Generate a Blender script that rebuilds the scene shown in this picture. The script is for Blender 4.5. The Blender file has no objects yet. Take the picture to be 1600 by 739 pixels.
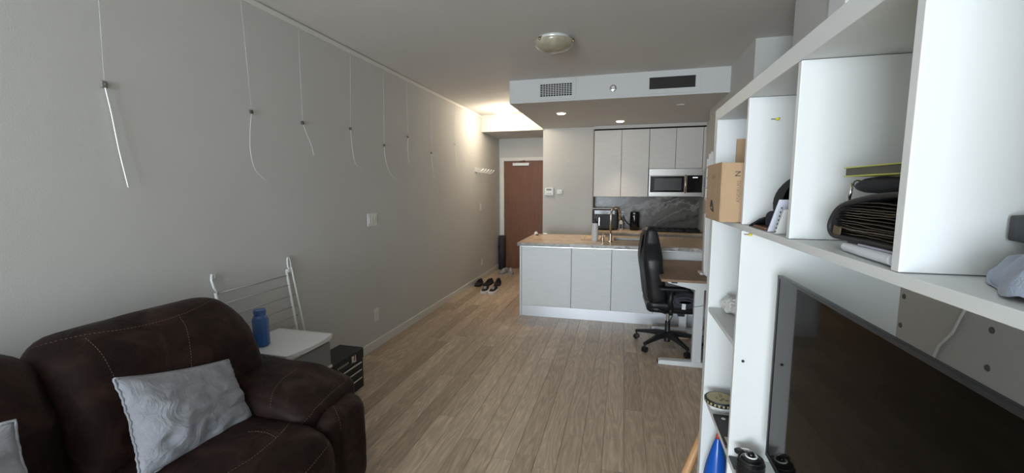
import bpy, bmesh, math, random
from mathutils import Vector, Matrix, noise
from mathutils.bvhtree import BVHTree
random.seed(7)
sc = bpy.context.scene
COL = sc.collection
R = math.radians

# ------------------------------------------------------------------ camera, world, lights, exposure
F_PX, YAW, PITCH, ROLL, HC = 658.733, 14.69, 6.547, -0.094, 1.571
yaw, pit, rol = R(YAW), R(PITCH), R(ROLL)
fw = Vector((-math.sin(yaw)*math.cos(pit), math.cos(yaw)*math.cos(pit), -math.sin(pit)))
rt = fw.cross(Vector((0, 0, 1))).normalized(); up = rt.cross(fw)
r2 = math.cos(rol)*rt + math.sin(rol)*up; u2 = -math.sin(rol)*rt + math.cos(rol)*up
cd = bpy.data.cameras.new('camera'); cam = bpy.data.objects.new('camera', cd); COL.objects.link(cam)
cd.sensor_fit = 'HORIZONTAL'; cd.sensor_width = 36; cd.lens = F_PX/1600*36; cd.clip_start = .02
m = Matrix.Identity(4)
for i in range(3):
    m[i][0] = r2[i]; m[i][1] = u2[i]; m[i][2] = -fw[i]
m[2][3] = HC
cam.matrix_world = m
sc.camera = cam
sc.view_settings.view_transform = 'Standard'; sc.view_settings.look = 'None'
sc.view_settings.exposure = 0.52; sc.view_settings.gamma = 1.0; sc.view_settings.use_curve_mapping = False
W = bpy.data.worlds.new('sky'); sc.world = W; W.use_nodes = True
W.node_tree.nodes['Background'].inputs[0].default_value = (.62, .76, 1, 1)
W.node_tree.nodes['Background'].inputs[1].default_value = 1.2

def light(name, typ, loc, energy, color, rot=(0, 0, 0), **kw):
    l = bpy.data.lights.new(name, typ); l.energy = energy; l.color = color
    for k, v in kw.items(): setattr(l, k, v)
    o = bpy.data.objects.new(name, l); COL.objects.link(o); o.location = loc; o.rotation_euler = rot
    return o
# daylight entering through the window behind the camera
light('window_daylight', 'AREA', (-1.20, -4.88, 1.35), 250, (.80, .905, 1.0), (R(90), 0, 0), shape='RECTANGLE', size=2.0, size_y=1.9)

# ------------------------------------------------------------------ materials
MATS = {}
def mat(name, col, rough=.5, metal=0, emit=None, estr=1, alpha=1, trans=0, ior=1.45, coat=0, sheen=0):
    if name in MATS: return MATS[name]
    M = bpy.data.materials.new(name); M.use_nodes = True
    b = M.node_tree.nodes['Principled BSDF']
    b.inputs['Base Color'].default_value = (*col, 1); b.inputs['Roughness'].default_value = rough
    b.inputs['Metallic'].default_value = metal; b.inputs['IOR'].default_value = ior
    b.inputs['Transmission Weight'].default_value = trans; b.inputs['Alpha'].default_value = alpha
    b.inputs['Coat Weight'].default_value = coat; b.inputs['Sheen Weight'].default_value = sheen
    if emit: b.inputs['Emission Color'].default_value = (*emit, 1); b.inputs['Emission Strength'].default_value = estr
    MATS[name] = M
    return M
def nd(M, t, **kw):
    n = M.node_tree.nodes.new(t)
    for k, v in kw.items():
        if k in n.inputs: n.inputs[k].default_value = v
        else: setattr(n, k, v)
    return n
def lk(M, a, b): M.node_tree.links.new(a, b)
def bsdf(M): return M.node_tree.nodes['Principled BSDF']
def ramp(M, fac, stops):
    r = nd(M, 'ShaderNodeValToRGB'); cr = r.color_ramp
    while len(cr.elements) < len(stops): cr.elements.new(.5)
    for e, (p, c) in zip(cr.elements, stops): e.position = p; e.color = (*c, 1)
    lk(M, fac, r.inputs[0]); return r
def coords(M, scale=(1, 1, 1), rot=(0, 0, 0), kind='Object'):
    t = nd(M, 'ShaderNodeTexCoord'); mp = nd(M, 'ShaderNodeMapping')
    mp.inputs['Scale'].default_value = scale; mp.inputs['Rotation'].default_value = rot
    lk(M, t.outputs[kind], mp.inputs[0]); return mp.outputs[0]
def world_pos(M, scale=(1, 1, 1), rot=(0, 0, 0)):
    t = nd(M, 'ShaderNodeNewGeometry'); mp = nd(M, 'ShaderNodeMapping')
    mp.inputs['Scale'].default_value = scale; mp.inputs['Rotation'].default_value = rot
    lk(M, t.outputs['Position'], mp.inputs[0]); return mp.outputs[0]
def bump(M, h, strength=.1, dist=.01):
    b = nd(M, 'ShaderNodeBump', Strength=strength, Distance=dist); lk(M, h, b.inputs['Height'])
    lk(M, b.outputs[0], bsdf(M).inputs['Normal']); return b
def mottled(name, c1, c2, scale=6, rough=.6, bs=.1, bscale=200, **kw):
    M = mat(name, c1, rough, **kw)
    v = world_pos(M) if False else coords(M)
    n = nd(M, 'ShaderNodeTexNoise', Scale=scale, Detail=5.0); lk(M, v, n.inputs['Vector'])
    r = ramp(M, n.outputs[0], [(.35, c1), (.65, c2)]); lk(M, r.outputs[0], bsdf(M).inputs['Base Color'])
    n2 = nd(M, 'ShaderNodeTexNoise', Scale=bscale, Detail=3.0); lk(M, v, n2.inputs['Vector'])
    bump(M, n2.outputs[0], bs, .004)
    return M
paint = mottled('wall_paint', (.58, .575, .55), (.605, .60, .575), 1.5, .75, .15, 260)
ceilp = mottled('ceiling_paint', (.68, .665, .64), (.71, .695, .67), 1.2, .85, .12, 220)
trimw = mat('trim_white', (.74, .72, .67), .45)
soffw = mottled('bulkhead_white', (.61, .61, .60), (.63, .63, .62), 1.2, .7, .05, 200)
white = mottled('laminate_white', (.635, .65, .64), (.66, .67, .66), 3, .42, .03, 300)
plas = mat('plastic_white', (.78, .78, .76), .35)
blk = mat('black_plastic', (.013, .013, .014), .45)
blks = mat('black_gloss', (.008, .008, .009), .12)
steel = mat('steel', (.40, .385, .365), .36, 1)
chrome = mat('chrome', (.8, .8, .8), .1, 1)
dark = mat('dark_void', (.012, .011, .010), .9)

def oak_plank():
    M = mat('oak_plank', (.3, .23, .17), .42)
    t = nd(M, 'ShaderNodeTexCoord'); oi = nd(M, 'ShaderNodeObjectInfo')
    ad = nd(M, 'ShaderNodeVectorMath', operation='ADD'); lk(M, t.outputs['Object'], ad.inputs[0])
    sc_ = nd(M, 'ShaderNodeVectorMath', operation='SCALE'); sc_.inputs[3].default_value = 40
    cv = nd(M, 'ShaderNodeCombineXYZ'); lk(M, oi.outputs['Random'], cv.inputs[0]); lk(M, oi.outputs['Random'], cv.inputs[1])
    lk(M, cv.outputs[0], sc_.inputs[0]); lk(M, sc_.outputs[0], ad.inputs[1])
    mp = nd(M, 'ShaderNodeMapping'); mp.inputs['Scale'].default_value = (1, .11, 1); lk(M, ad.outputs[0], mp.inputs[0])
    # cathedral figure: contours of a stretched noise field
    n = nd(M, 'ShaderNodeTexNoise', Scale=8.5, Detail=2.5, Roughness=.45); lk(M, mp.outputs[0], n.inputs['Vector'])
    mu = nd(M, 'ShaderNodeMath', operation='MULTIPLY'); mu.inputs[1].default_value = 24; lk(M, n.outputs[0], mu.inputs[0])
    fr = nd(M, 'ShaderNodeMath', operation='PINGPONG'); fr.inputs[1].default_value = 1; lk(M, mu.outputs[0], fr.inputs[0])
    rg = ramp(M, fr.outputs[0], [(0, (1.28, 1.27, 1.25)), (.18, (1.06, 1.06, 1.05)), (.55, (.94, .94, .94)), (1, (.80, .80, .80))])
    n2 = nd(M, 'ShaderNodeTexNoise', Scale=70.0, Detail=4.0); lk(M, mp.outputs[0], n2.inputs['Vector'])
    rf = ramp(M, n2.outputs[0], [(.3, (.86, .86, .86)), (.7, (1.1, 1.1, 1.1))])
    base = ramp(M, oi.outputs['Random'], [(0, (.41, .31, .222)), (.35, (.58, .455, .338)), (.7, (.49, .378, .278)), (1, (.67, .54, .41))])
    m1 = nd(M, 'ShaderNodeMix', data_type='RGBA', blend_type='MULTIPLY'); m1.inputs[0].default_value = .75
    lk(M, base.outputs[0], m1.inputs[6]); lk(M, rg.outputs[0], m1.inputs[7])
    m2 = nd(M, 'ShaderNodeMix', data_type='RGBA', blend_type='MULTIPLY'); m2.inputs[0].default_value = 1
    lk(M, m1.outputs[2], m2.inputs[6]); lk(M, rf.outputs[0], m2.inputs[7])
    lk(M, m2.outputs[2], bsdf(M).inputs['Base Color'])
    bump(M, rg.outputs[0], .12, .002)
    return M
oak = oak_plank()
def wood(name, c1, c2, scale=(1, 12, 12), rough=.45, sc1=4.0):
    M = mat(name, c1, rough)
    v = coords(M, scale)
    n = nd(M, 'ShaderNodeTexNoise', Scale=sc1, Detail=6.0, Distortion=.6); lk(M, v, n.inputs['Vector'])
    r = ramp(M, n.outputs[0], [(.3, c1), (.7, c2)]); lk(M, r.outputs[0], bsdf(M).inputs['Base Color'])
    bump(M, n.outputs[0], .05, .002)
    return M
doorwood = wood('door_wood', (.155, .062, .029), (.195, .083, .040), (9, 9, 1), .5, 3.0)
deskwood = wood('desk_wood', (.25, .15, .083), (.33, .21, .125), (14, 1.2, 10), .5, 4.0)
beech = wood('beech_wood', (.50, .27, .12), (.60, .34, .16), (12, 12, 1.2), .45, 3.0)
boardwood = wood('board_wood', (.42, .30, .19), (.5, .37, .24), (1.5, 12, 12), .5, 4.0)
cabw = wood('cabinet_laminate_lit', (.62, .605, .57), (.69, .675, .64), (1.2, 10, 22), .4, 5.0)  # same white laminate as the island, with the warm lamplight tinted in
isw = wood('island_laminate', (.70, .71, .71), (.755, .765, .765), (1.2, 10, 22), .38, 5.0)

def stone(name, rot, cols, vein, rough=.28):
    M = mat(name, (.4, .4, .4), rough)
    v = coords(M, (1, 1, 1), rot)
    n = nd(M, 'ShaderNodeTexNoise', Scale=2.2, Detail=6.0, Roughness=.6); lk(M, v, n.inputs['Vector'])
    sub = nd(M, 'ShaderNodeVectorMath', operation='SCALE'); sub.inputs[3].default_value = .5; lk(M, n.outputs[1], sub.inputs[0])
    ad = nd(M, 'ShaderNodeVectorMath', operation='ADD'); lk(M, v, ad.inputs[0]); lk(M, sub.outputs[0], ad.inputs[1])
    mp = nd(M, 'ShaderNodeMapping'); mp.inputs['Scale'].default_value = (.7, 7, 7); lk(M, ad.outputs[0], mp.inputs[0])
    n2 = nd(M, 'ShaderNodeTexNoise', Scale=1.5, Detail=8.0, Roughness=.62); lk(M, mp.outputs[0], n2.inputs['Vector'])
    r = ramp(M, n2.outputs[0], cols)
    mp2 = nd(M, 'ShaderNodeMapping'); mp2.inputs['Scale'].default_value = (.5, 3.1, 3.1); lk(M, ad.outputs[0], mp2.inputs[0])
    n3 = nd(M, 'ShaderNodeTexNoise', Scale=1.2, Detail=5.0); lk(M, mp2.outputs[0], n3.inputs['Vector'])
    rv = ramp(M, n3.outputs[0], [(.47, (0, 0, 0)), (.50, (1, 1, 1)), (.53, (0, 0, 0))])
    mx = nd(M, 'ShaderNodeMix', data_type='RGBA'); lk(M, rv.outputs[0], mx.inputs[0])
    lk(M, r.outputs[0], mx.inputs[6]); mx.inputs[7].default_value = (*vein, 1)
    lk(M, mx.outputs[2], bsdf(M).inputs['Base Color'])
    return M
counter_st = stone('counter_stone_lit', (0, 0, R(4)), [(.30, (.22, .155, .10)), (.45, (.50, .37, .245)), (.58, (.60, .45, .30)), (.72, (.40, .33, .26))], (.68, .60, .50))  # same stone as the edge, warm reflected light mixed into a lighter brown
edge_st = stone('edge_stone', (0, 0, R(25)), [(.30, (.10, .09, .085)), (.45, (.28, .26, .24)), (.58, (.45, .43, .41)), (.72, (.18, .16, .15))], (.6, .58, .55))
splash_st = stone('splash_stone', (0, R(24), 0), [(.30, (.040, .032, .027)), (.45, (.105, .094, .082)), (.60, (.155, .14, .122)), (.75, (.075, .058, .048))], (.30, .28, .255))

def leather():
    M = mat('brown_leather', (.045, .022, .017), .5)
    v = coords(M)
    n = nd(M, 'ShaderNodeTexNoise', Scale=7.0, Detail=7.0, Roughness=.65, Distortion=.8); lk(M, v, n.inputs['Vector'])
    r = ramp(M, n.outputs[0], [(.30, (.011, .0055, .0044)), (.50, (.018, .0088, .007)), (.72, (.046, .024, .019))])
    lk(M, r.outputs[0], bsdf(M).inputs['Base Color'])
    rr = ramp(M, n.outputs[0], [(.3, (.62, .62, .62)), (.7, (.42, .42, .42))]); lk(M, rr.outputs[0], bsdf(M).inputs['Roughness'])
    n2 = nd(M, 'ShaderNodeTexNoise', Scale=22.0, Detail=8.0, Roughness=.6, Distortion=1.2); lk(M, v, n2.inputs['Vector'])
    bump(M, n2.outputs[0], .28, .012)
    bsdf(M).inputs['Specular IOR Level'].default_value = .2
    return M
leath = leather()
def fabric(name, c, s=380, bs=.25, **kw):
    M = mottled(name, tuple(x*.9 for x in c), c, 9, .9, bs, s, sheen=.2 if c[0] > .1 else 0, **kw); return M
greyfab = fabric('grey_cotton', (.34, .355, .395))
_g = greyfab; _v = coords(_g, (1, 1, 1)); _n = nd(_g, 'ShaderNodeTexNoise', Scale=11.0, Detail=5.0, Roughness=.6, Distortion=1.6); lk(_g, _v, _n.inputs['Vector'])
_b = nd(_g, 'ShaderNodeBump', Strength=.55, Distance=.02); lk(_g, _n.outputs[0], _b.inputs['Height']); _l = bsdf(_g).inputs['Normal'].links[0].from_node; lk(_g, _b.outputs[0], _l.inputs['Normal'])
blackfab = fabric('black_fabric', (.012, .012, .014))
greydark = fabric('dark_grey_fabric', (.022, .023, .028))
bluegrey = fabric('blue_grey_cotton', (.30, .34, .42))
card = mottled('cardboard', (.40, .265, .155), (.43, .29, .17), 12, .8, .05, 150)

# ------------------------------------------------------------------ mesh helpers
OFF = {}
class MB:
    def __init__(s): s.v = []; s.f = []; s.bev = 0
    def add(s, vs, fs):
        b = len(s.v); s.v += [tuple(p) for p in vs]; s.f += [tuple(b+i for i in q) for q in fs]; return s
    def box(s, x0, x1, y0, y1, z0, z1, rot=None, piv=None):
        vs = [Vector((x, y, z)) for x in (x0, x1) for y in (y0, y1) for z in (z0, z1)]
        if rot is not None:
            c = Vector(piv) if piv else Vector(((x0+x1)/2, (y0+y1)/2, (z0+z1)/2))
            vs = [rot @ (p-c) + c for p in vs]
        return s.add(vs, [(0, 1, 3, 2), (4, 6, 7, 5), (0, 4, 5, 1), (2, 3, 7, 6), (0, 2, 6, 4), (1, 5, 7, 3)])
    def prism(s, poly, axis, a, b):
        n = len(poly)
        def P(p, t):
            return {'x': (t, p[0], p[1]), 'y': (p[0], t, p[1]), 'z': (p[0], p[1], t)}[axis]
        vs = [P(p, a) for p in poly] + [P(p, b) for p in poly]
        return s.add(vs, [tuple(range(n))[::-1], tuple(range(n, 2*n))] + [(i, (i+1) % n, n+(i+1) % n, n+i) for i in range(n)])
    def tube(s, pts, r, n=8, cap=True):
        pts = [Vector(p) for p in pts]; rs = r if isinstance(r, (list, tuple)) else [r]*len(pts)
        rings = []; ref = None
        for i, p in enumerate(pts):
            t = (pts[min(i+1, len(pts)-1)] - pts[max(i-1, 0)]).normalized()
            if ref is None: ref = t.orthogonal().normalized()
            ref = (ref - t*ref.dot(t))
            ref = ref.normalized() if ref.length > 1e-6 else t.orthogonal().normalized()
            bi = t.cross(ref)
            rings.append([p + rs[i]*(math.cos(2*math.pi*k/n)*ref + math.sin(2*math.pi*k/n)*bi) for k in range(n)])
        vs = [q for rr in rings for q in rr]; fs = []
        for i in range(len(pts)-1):
            for k in range(n): fs.append((i*n+k, i*n+(k+1) % n, (i+1)*n+(k+1) % n, (i+1)*n+k))
        if cap: fs += [tuple(range(n))[::-1], tuple((len(pts)-1)*n+k for k in range(n))]
        return s.add(vs, fs)
    def lathe(s, prof, c=(0, 0, 0), n=24, rot=None):
        vs = []; fs = []; c = Vector(c)
        for (r, z) in prof:
            for k in range(n):
                a = 2*math.pi*k/n; p = Vector((r*math.cos(a), r*math.sin(a), z))
                if rot is not None: p = rot @ p
                vs.append(p+c)
        m_ = len(prof)
        for i in range(m_-1):
            for k in range(n): fs.append((i*n+k, i*n+(k+1) % n, (i+1)*n+(k+1) % n, (i+1)*n+k))
        fs += [tuple(range(n))[::-1], tuple((m_-1)*n+k for k in range(n))]
        return s.add(vs, fs)
    def grid(s, fn, nu, nv, closeu=False):
        vs = [fn(i/(nu if closeu else nu-1), j/(nv-1)) for i in range(nu) for j in range(nv)]; fs = []
        for i in range(nu if closeu else nu-1):
            for j in range(nv-1):
                i2 = (i+1) % nu; fs.append((i*nv+j, i2*nv+j, i2*nv+j+1, i*nv+j+1))
        return s.add(vs, fs)
    def soft(s, c, h, r, n=14, warp=None, puff=(0, 0, 0)):
        """rounded box, centre c, half sizes h, corner radius r, optional warp(p_local)->p_local"""
        bm = bmesh.new(); bmesh.ops.create_cube(bm, size=2)
        bmesh.ops.subdivide_edges(bm, edges=bm.edges, cuts=n, use_grid_fill=True)
        c = Vector(c); h = Vector(h); vs = []
        for v in bm.verts:
            q0 = v.co.copy()
            q = Vector([math.copysign(abs(a)**.8, a) for a in q0]); q = Vector((q.x*h.x, q.y*h.y, q.z*h.z))
            inn = Vector([max(-(h[i]-r), min(h[i]-r, q[i])) for i in range(3)])
            d = q-inn
            p = inn + (d.normalized()*r if d.length > 1e-9 else Vector((0, 0, 0)))
            for i in range(3):
                o_ = [j for j in range(3) if j != i]
                p[i] += math.copysign(1, q0[i])*puff[i]*(abs(q0[i])**3)*(1-q0[o_[0]]**2)*(1-q0[o_[1]]**2)
            if warp: p = warp(p)
            vs.append(p+c)
        fs = [tuple(x.index for x in f.verts) for f in bm.faces]; bm.free()
        return s.add(vs, fs)
    def xf(s, M): s.v = [tuple(M @ Vector(p)) for p in s.v]; return s
    def build(s, name, m, parent=None, smooth=False, bevel=0, seg=2, kind=None, label=None, sub=0, auto=None):
        off = OFF.get(parent.name, Vector((0, 0, 0))) if parent else Vector((0, 0, 0))
        me = bpy.data.meshes.new(name); me.from_pydata([tuple(Vector(p)-off) for p in s.v], [], s.f); me.update()
        bm = bmesh.new(); bm.from_mesh(me); bmesh.ops.recalc_face_normals(bm, faces=bm.faces); bm.to_mesh(me); bm.free()
        me.materials.append(m)
        if smooth: me.polygons.foreach_set('use_smooth', [True]*len(me.polygons))
        if auto is not None: me.set_sharp_from_angle(angle=R(auto)) 
        o = bpy.data.objects.new(name, me); COL.objects.link(o)
        if parent: o.parent = parent
        OFF[o.name] = off
        if bevel:
            b = o.modifiers.new('bevel', 'BEVEL'); b.width = bevel; b.segments = seg; b.limit_method = 'ANGLE'; b.angle_limit = R(40)
        if sub:
            b = o.modifiers.new('sub', 'SUBSURF'); b.levels = sub; b.render_levels = sub
        if kind: o['kind'] = kind
        if label: o['label'] = label
        return o
def B(*a, **k): return MB().box(*a, **k)
def thing(name, label, cat, loc=(0, 0, 0), group=None, kind=None):
    o = bpy.data.objects.new(name, None); COL.objects.link(o); o.location = loc; o.empty_display_size = .05
    OFF[o.name] = Vector(loc); o['label'] = label; o['category'] = cat
    if group: o['group'] = group
    return o
def tag(o, label, cat, group=None):
    o['label'] = label; o['category'] = cat
    if group: o['group'] = group
    return o
def struct(name, mb, m, parent=None, **k):
    return mb.build(name, m, parent, kind='structure', **k)
def tags(o, label): o['label'] = label; return o

# ------------------------------------------------------------------ the setting
LX, RX, CZ, SZ = -2.327, 1.013, 2.779, 2.526
FY, BY = -5.0, 7.917
KX = 1.16
floor = struct('floor', B(LX-.15, 2.4, FY-.15, BY+.15, -.12, -.006), mat('subfloor', (.2, .15, .11), .7))
floor['label'] = 'pale greyish oak plank floor running from the sofa to the door'
# planks
PW = .125
def plank_mesh(L, w=PW):
    g = .0011; t = .0014
    x0, x1, y0, y1 = g/2, w-g/2, g/2, L-g/2
    mb = MB()
    mb.add([(x0, y0, -.006), (x1, y0, -.006), (x1, y1, -.006), (x0, y1, -.006), (x0, y0, -t), (x1, y0, -t), (x1, y1, -t), (x0, y1, -t),
            (x0+t, y0+t, 0), (x1-t, y0+t, 0), (x1-t, y1-t, 0), (x0+t, y1-t, 0)],
           [(0, 1, 5, 4), (1, 2, 6, 5), (2, 3, 7, 6), (3, 0, 4, 7), (4, 5, 9, 8), (5, 6, 10, 9), (6, 7, 11, 10), (7, 4, 8, 11), (8, 9, 10, 11)])
    me = bpy.data.meshes.new('plank'); me.from_pydata(mb.v, [], mb.f); me.update(); me.materials.append(oak)
    return me
PM = {}
x = LX; row = 0
while x < KX:
    w = min(PW, KX-x)
    y = -1.4 - random.uniform(0, 1.3)
    while y < BY-.02:
        L = random.choice([1.1, 1.3, 1.5, 1.7, 1.9])
        y0 = max(y, -1.4); y1 = min(y+L, BY)
        if BY-y1 < .25: y1 = BY
        LL = round(y1-y0, 3)
        if LL > .05:
            key = (LL, round(w, 3))
            if key not in PM: PM[key] = plank_mesh(LL, w)
            o = bpy.data.objects.new('plank', PM[key]); COL.objects.link(o); o.location = (x, y0, 0); o.parent = floor
        y = y1
    x += PW; row += 1
far = MB()
for i in range(27):
    for y_ in (-5.0, -3.8, -2.6): far.box(LX+i*PW+.0006, min(LX+(i+1)*PW, RX)-.0006, y_+.0006, y_+1.2-.0006, -.006, 0)
far.build('plank', oak, floor, kind='stuff')
struct('wall_left', B(LX-.15, LX, FY-.15, BY+.15, -.1, CZ+.1), paint)
struct('ceiling', B(LX-.15, 2.4, FY-.15, BY+.15, CZ, CZ+.12), ceilp)
struct('wall_back', B(LX-.15, -1.281, BY, BY+.12, -.1, CZ+.1), paint)
struct('wall_kitchen', B(-.472, KX+.15, 7.15, 7.27, -.1, CZ+.1), paint)
struct('wall_column', B(-1.281, -.472, 6.9, BY+.12, -.1, CZ+.02), paint)
struct('wall_right_near', B(RX, 2.4, FY-.15, 3.15, -.1, CZ+.1), paint)
struct('wall_right_niche', B(2.25, 2.4, 3.1, 4.05, -.1, CZ+.1), paint)
struct('wall_right_far', B(RX, 2.4, 3.98, 5.80, -.1, CZ+.1), paint)
struct('wall_right_kitchen', B(KX, KX+.15, 5.75, 7.2, -.1, CZ+.1), paint)
struct('ceiling_hall_bulkhead', B(LX, -1.281, 6.87, BY, 2.507, CZ), paint)
struct('ceiling_kitchen_bulkhead', B(-1.281, KX, 4.79, 7.15, SZ, CZ), soffw)
# window wall behind the camera
wf = MB(); WA, WB = -2.25, -.15
wf.box(LX-.15, WA, FY-.15, FY, -.1, CZ+.1); wf.box(WB, RX+.1, FY-.15, FY, -.1, CZ+.1)
wf.box(WA, WB, FY-.15, FY, -.1, .35); wf.box(WA, WB, FY-.15, FY, 2.35, CZ+.1)
struct('wall_front', wf, paint)
wn = MB()
for a in (WA, -1.225, WB-.05): wn.box(a, a+.05, FY-.1, FY-.04, .35, 2.35)
wn.box(WA, WB, FY-.1, FY-.04, .35, .41); wn.box(WA, WB, FY-.1, FY-.04, 2.29, 2.35)
w1 = struct('window_1', wn, trimw, bevel=.004)
gl = mat('window_glass', (1, 1, 1), 0, alpha=.12)
B(WA+.05, -1.225, FY-.075, FY-.068, .41, 2.29).build('pane', gl, w1); B(-1.175, WB-.05, FY-.075, FY-.068, .41, 2.29).build('pane', gl, w1)
# baseboards
struct('baseboard_left', B(LX, LX+.013, FY, BY, 0, .085), trimw, bevel=.003)
struct('baseboard_right', B(RX-.013, RX, FY, 3.15, 0, .085), trimw, bevel=.003)
struct('baseboard_far', B(RX-.013, RX, 3.98, 4.93, 0, .085), trimw, bevel=.003)
struct('baseboard_column', B(-1.281, -.60, 6.887, 6.9, 0, .085), trimw, bevel=.003)
# picture rail at the ceiling line
struct('trim_1', B(LX, LX+.012, FY, 6.87, CZ-.045, CZ-.012), trimw, bevel=.002).__setitem__('label', 'thin white picture hanging rail under the ceiling')
# white window trim glimpsed above the shelving unit on the right wall
struct('trim_2', B(RX-.02, RX, 2.44, 2.62, 1.9, CZ-.15), mat('trim_bright', (.82, .84, .84), .4), bevel=.003)

# entry door
d1 = struct('door_1', B(-2.216, -1.29, BY-.03, BY+.01, .012, 2.08), doorwood, bevel=.002)
d1['label'] = 'reddish brown wooden entry door at the end of the hall'
fr = MB(); fr.box(-2.30, -2.222, BY-.045, BY, 0, 2.15); fr.box(-2.222, -1.285, BY-.045, BY, 2.085, 2.15)
fr.build('door_frame', trimw, d1, bevel=.003)
for z in (.3, 1.05, 1.8):
    MB().tube([(-2.219, BY-.04, z-.05), (-2.219, BY-.04, z+.05)], .007).build('hinge', steel, d1, smooth=True, auto=40)
cl = B(-2.04, -1.72, BY-.085, BY-.03, 1.99, 2.045).build('door_closer', mat('closer_paint', (.62, .62, .62), .35, .3), d1, bevel=.004)
MB().tube([(-1.97, BY-.06, 2.048), (-1.88, BY-.11, 2.075), (-1.80, BY-.045, 2.085)], .008).build('closer_arm', steel, cl)
# faint plate above the door
tag(B(-1.75, -1.66, BY-.006, BY, 2.30, 2.40).build('wall_plate', paint, bevel=.002), 'beige blank cover plate on the wall above the entry door', 'cover plate')

# ------------------------------------------------------------------ bulkhead fittings
def grille(x0, x1, z0, z1, fx0, fx1, fz0, fz1, label, fine):
    Y = 4.79
    t = thing('air_vent', label, 'vent', ((fx0+fx1)/2, Y, fz0))
    f = MB()
    f.box(fx0, x0, Y-.008, Y, fz0, fz1); f.box(x1, fx1, Y-.008, Y, fz0, fz1)
    f.box(x0, x1, Y-.008, Y, fz0, z0); f.box(x0, x1, Y-.008, Y, z1, fz1)
    f.build('vent_frame', soffw, t, bevel=.0015)
    B(x0, x1, Y-.0015, Y-.0005, z0, z1).build('duct_opening', dark, t)
    if not fine:
        n = 12; m_ = 7
        for i in range(1, n): B(x0+(x1-x0)*i/n-.003, x0+(x1-x0)*i/n+.003, Y-.007, Y-.002, z0, z1).build('slat', soffw, t)
        for i in range(1, m_): B(x0, x1, Y-.0075, Y-.0065, z0+(z1-z0)*i/m_-.003, z0+(z1-z0)*i/m_+.003).build('crossbar', soffw, t)
    else:
        bz = mat('vent_dark', (.05, .045, .035), .5)
        for i in range(1, 9): B(x0, x1, Y-.007, Y-.003, z0+(z1-z0)*i/9-.002, z0+(z1-z0)*i/9+.002).build('slat', bz, t)
        mm = MB()
        for i in range(1, 30): mm.box(x0+(x1-x0)*i/30-.0012, x0+(x1-x0)*i/30+.0012, Y-.0025, Y-.0016, z0, z1)
        mm.build('mesh_screen', bz, t, kind='stuff')
grille(-.925, -.573, 2.585, 2.715, -.957, -.527, 2.545, 2.762, 'square white grid air vent at the left of the kitchen bulkhead', False)
grille(.236, .685, 2.597, 2.714, .195, .735, 2.548, 2.762, 'dark wide louvred air vent at the right of the bulkhead', True)
t = thing('sprinkler_head', 'small round sidewall sprinkler between the two air vents', 'sprinkler', (-.133, 4.79, 2.60))
rx = Matrix.Rotation(R(90), 3, 'X')
MB().lathe([(.0, 0), (.036, 0), (.036, .004), (.028, .008), (.0, .008)], (-.133, 4.79, 2.632), 24, rx).build('escutcheon', chrome, t, smooth=True, auto=30)
MB().lathe([(0, 0), (.013, 0), (.011, .028), (.018, .03), (.018, .033), (0, .033)], (-.133, 4.784, 2.632), 16, rx).build('nozzle', steel, t, smooth=True, auto=30)

def potlight(xx, yy, label):
    t = thing('recessed_light', label, 'recessed light', (xx, yy, SZ), 'recessed lights in the kitchen bulkhead')
    MB().lathe([(.055, 0), (.072, 0), (.070, -.006), (.055, -.006)], (xx, yy, SZ), 28).build('trim_ring', soffw, t, smooth=True, auto=30)
    MB().lathe([(0, -.001), (.054, -.001), (.054, -.006), (.045, -.014), (.025, -.019), (0, -.020)], (xx, yy, SZ), 28).build('lens', mat('lamp_glow', (1, .9, .75), .5, emit=(1, .84, .62), estr=9), t, smooth=True, auto=50)
    light('recessed_spot', 'SPOT', (xx, yy, SZ-.035), 34, (1, .80, .60), (0, 0, 0), spot_size=R(70), spot_blend=1, shadow_soft_size=.04)
potlight(-.794, 5.533, 'recessed ceiling light nearer the hall side of the bulkhead')
potlight(-.068, 6.394, 'recessed ceiling light nearer the upper kitchen cabinets')
tag(MB().lathe([(0, 0), (.05, 0), (.046, -.01), (0, -.012)], (.62, 5.35, SZ), 24).build('ceiling_disc', soffw, smooth=True, auto=30), 'flat round cover disc under the right end of the bulkhead', 'cover plate')

def dome(cx, cy, rad, label, lit):
    t = thing('ceiling_lamp', label, 'ceiling lamp', (cx, cy, CZ))
    MB().lathe([(0, 0), (rad*.80, 0), (rad*.86, -.012), (rad*.84, -.03), (rad*.6, -.035), (0, -.035)], (cx, cy, CZ), 40).build('base_plate', mat('lamp_base', (.8, .8, .78), .3, .2), t, smooth=True, auto=30)
    g = mat('lamp_glass_lit', (.95, .9, .8), .3, emit=(1, .93, .80), estr=7) if lit else None
    if not lit:
        g = mat('frosted_glass', (.42, .38, .28), .22, coat=.3)
        v = coords(g); n = nd(g, 'ShaderNodeTexNoise', Scale=9.0, Detail=3.0); lk(g, v, n.inputs['Vector'])
        rr = ramp(g, n.outputs[0], [(.35, (.36, .32, .23)), (.65, (.50, .46, .35))]); lk(g, rr.outputs[0], bsdf(g).inputs['Base Color'])
    prof = [(rad, -.028), (rad, -.034)] + [(rad*math.cos(a), -.034-.075*math.sin(a)) for a in [R(q) for q in range(8, 90, 8)]] + [(0.001, -.109)]
    MB().lathe(prof, (cx, cy, CZ), 48).build('glass_shade', g, t, smooth=True, auto=50)
    for k in range(3):
        a = R(115+120*k); p = Vector((cx+rad*1.0*math.cos(a), cy+rad*1.0*math.sin(a), CZ-.032))
        c = MB().soft(p, (.010, .010, .013), .006, 3); c.tube([p, p-Vector((math.cos(a)*.02, math.sin(a)*.02, -.02))], .004, 6)
        c.build('glass_clip', mat('clip_bronze', (.25, .17, .10), .3, .9), t, smooth=True)
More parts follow.
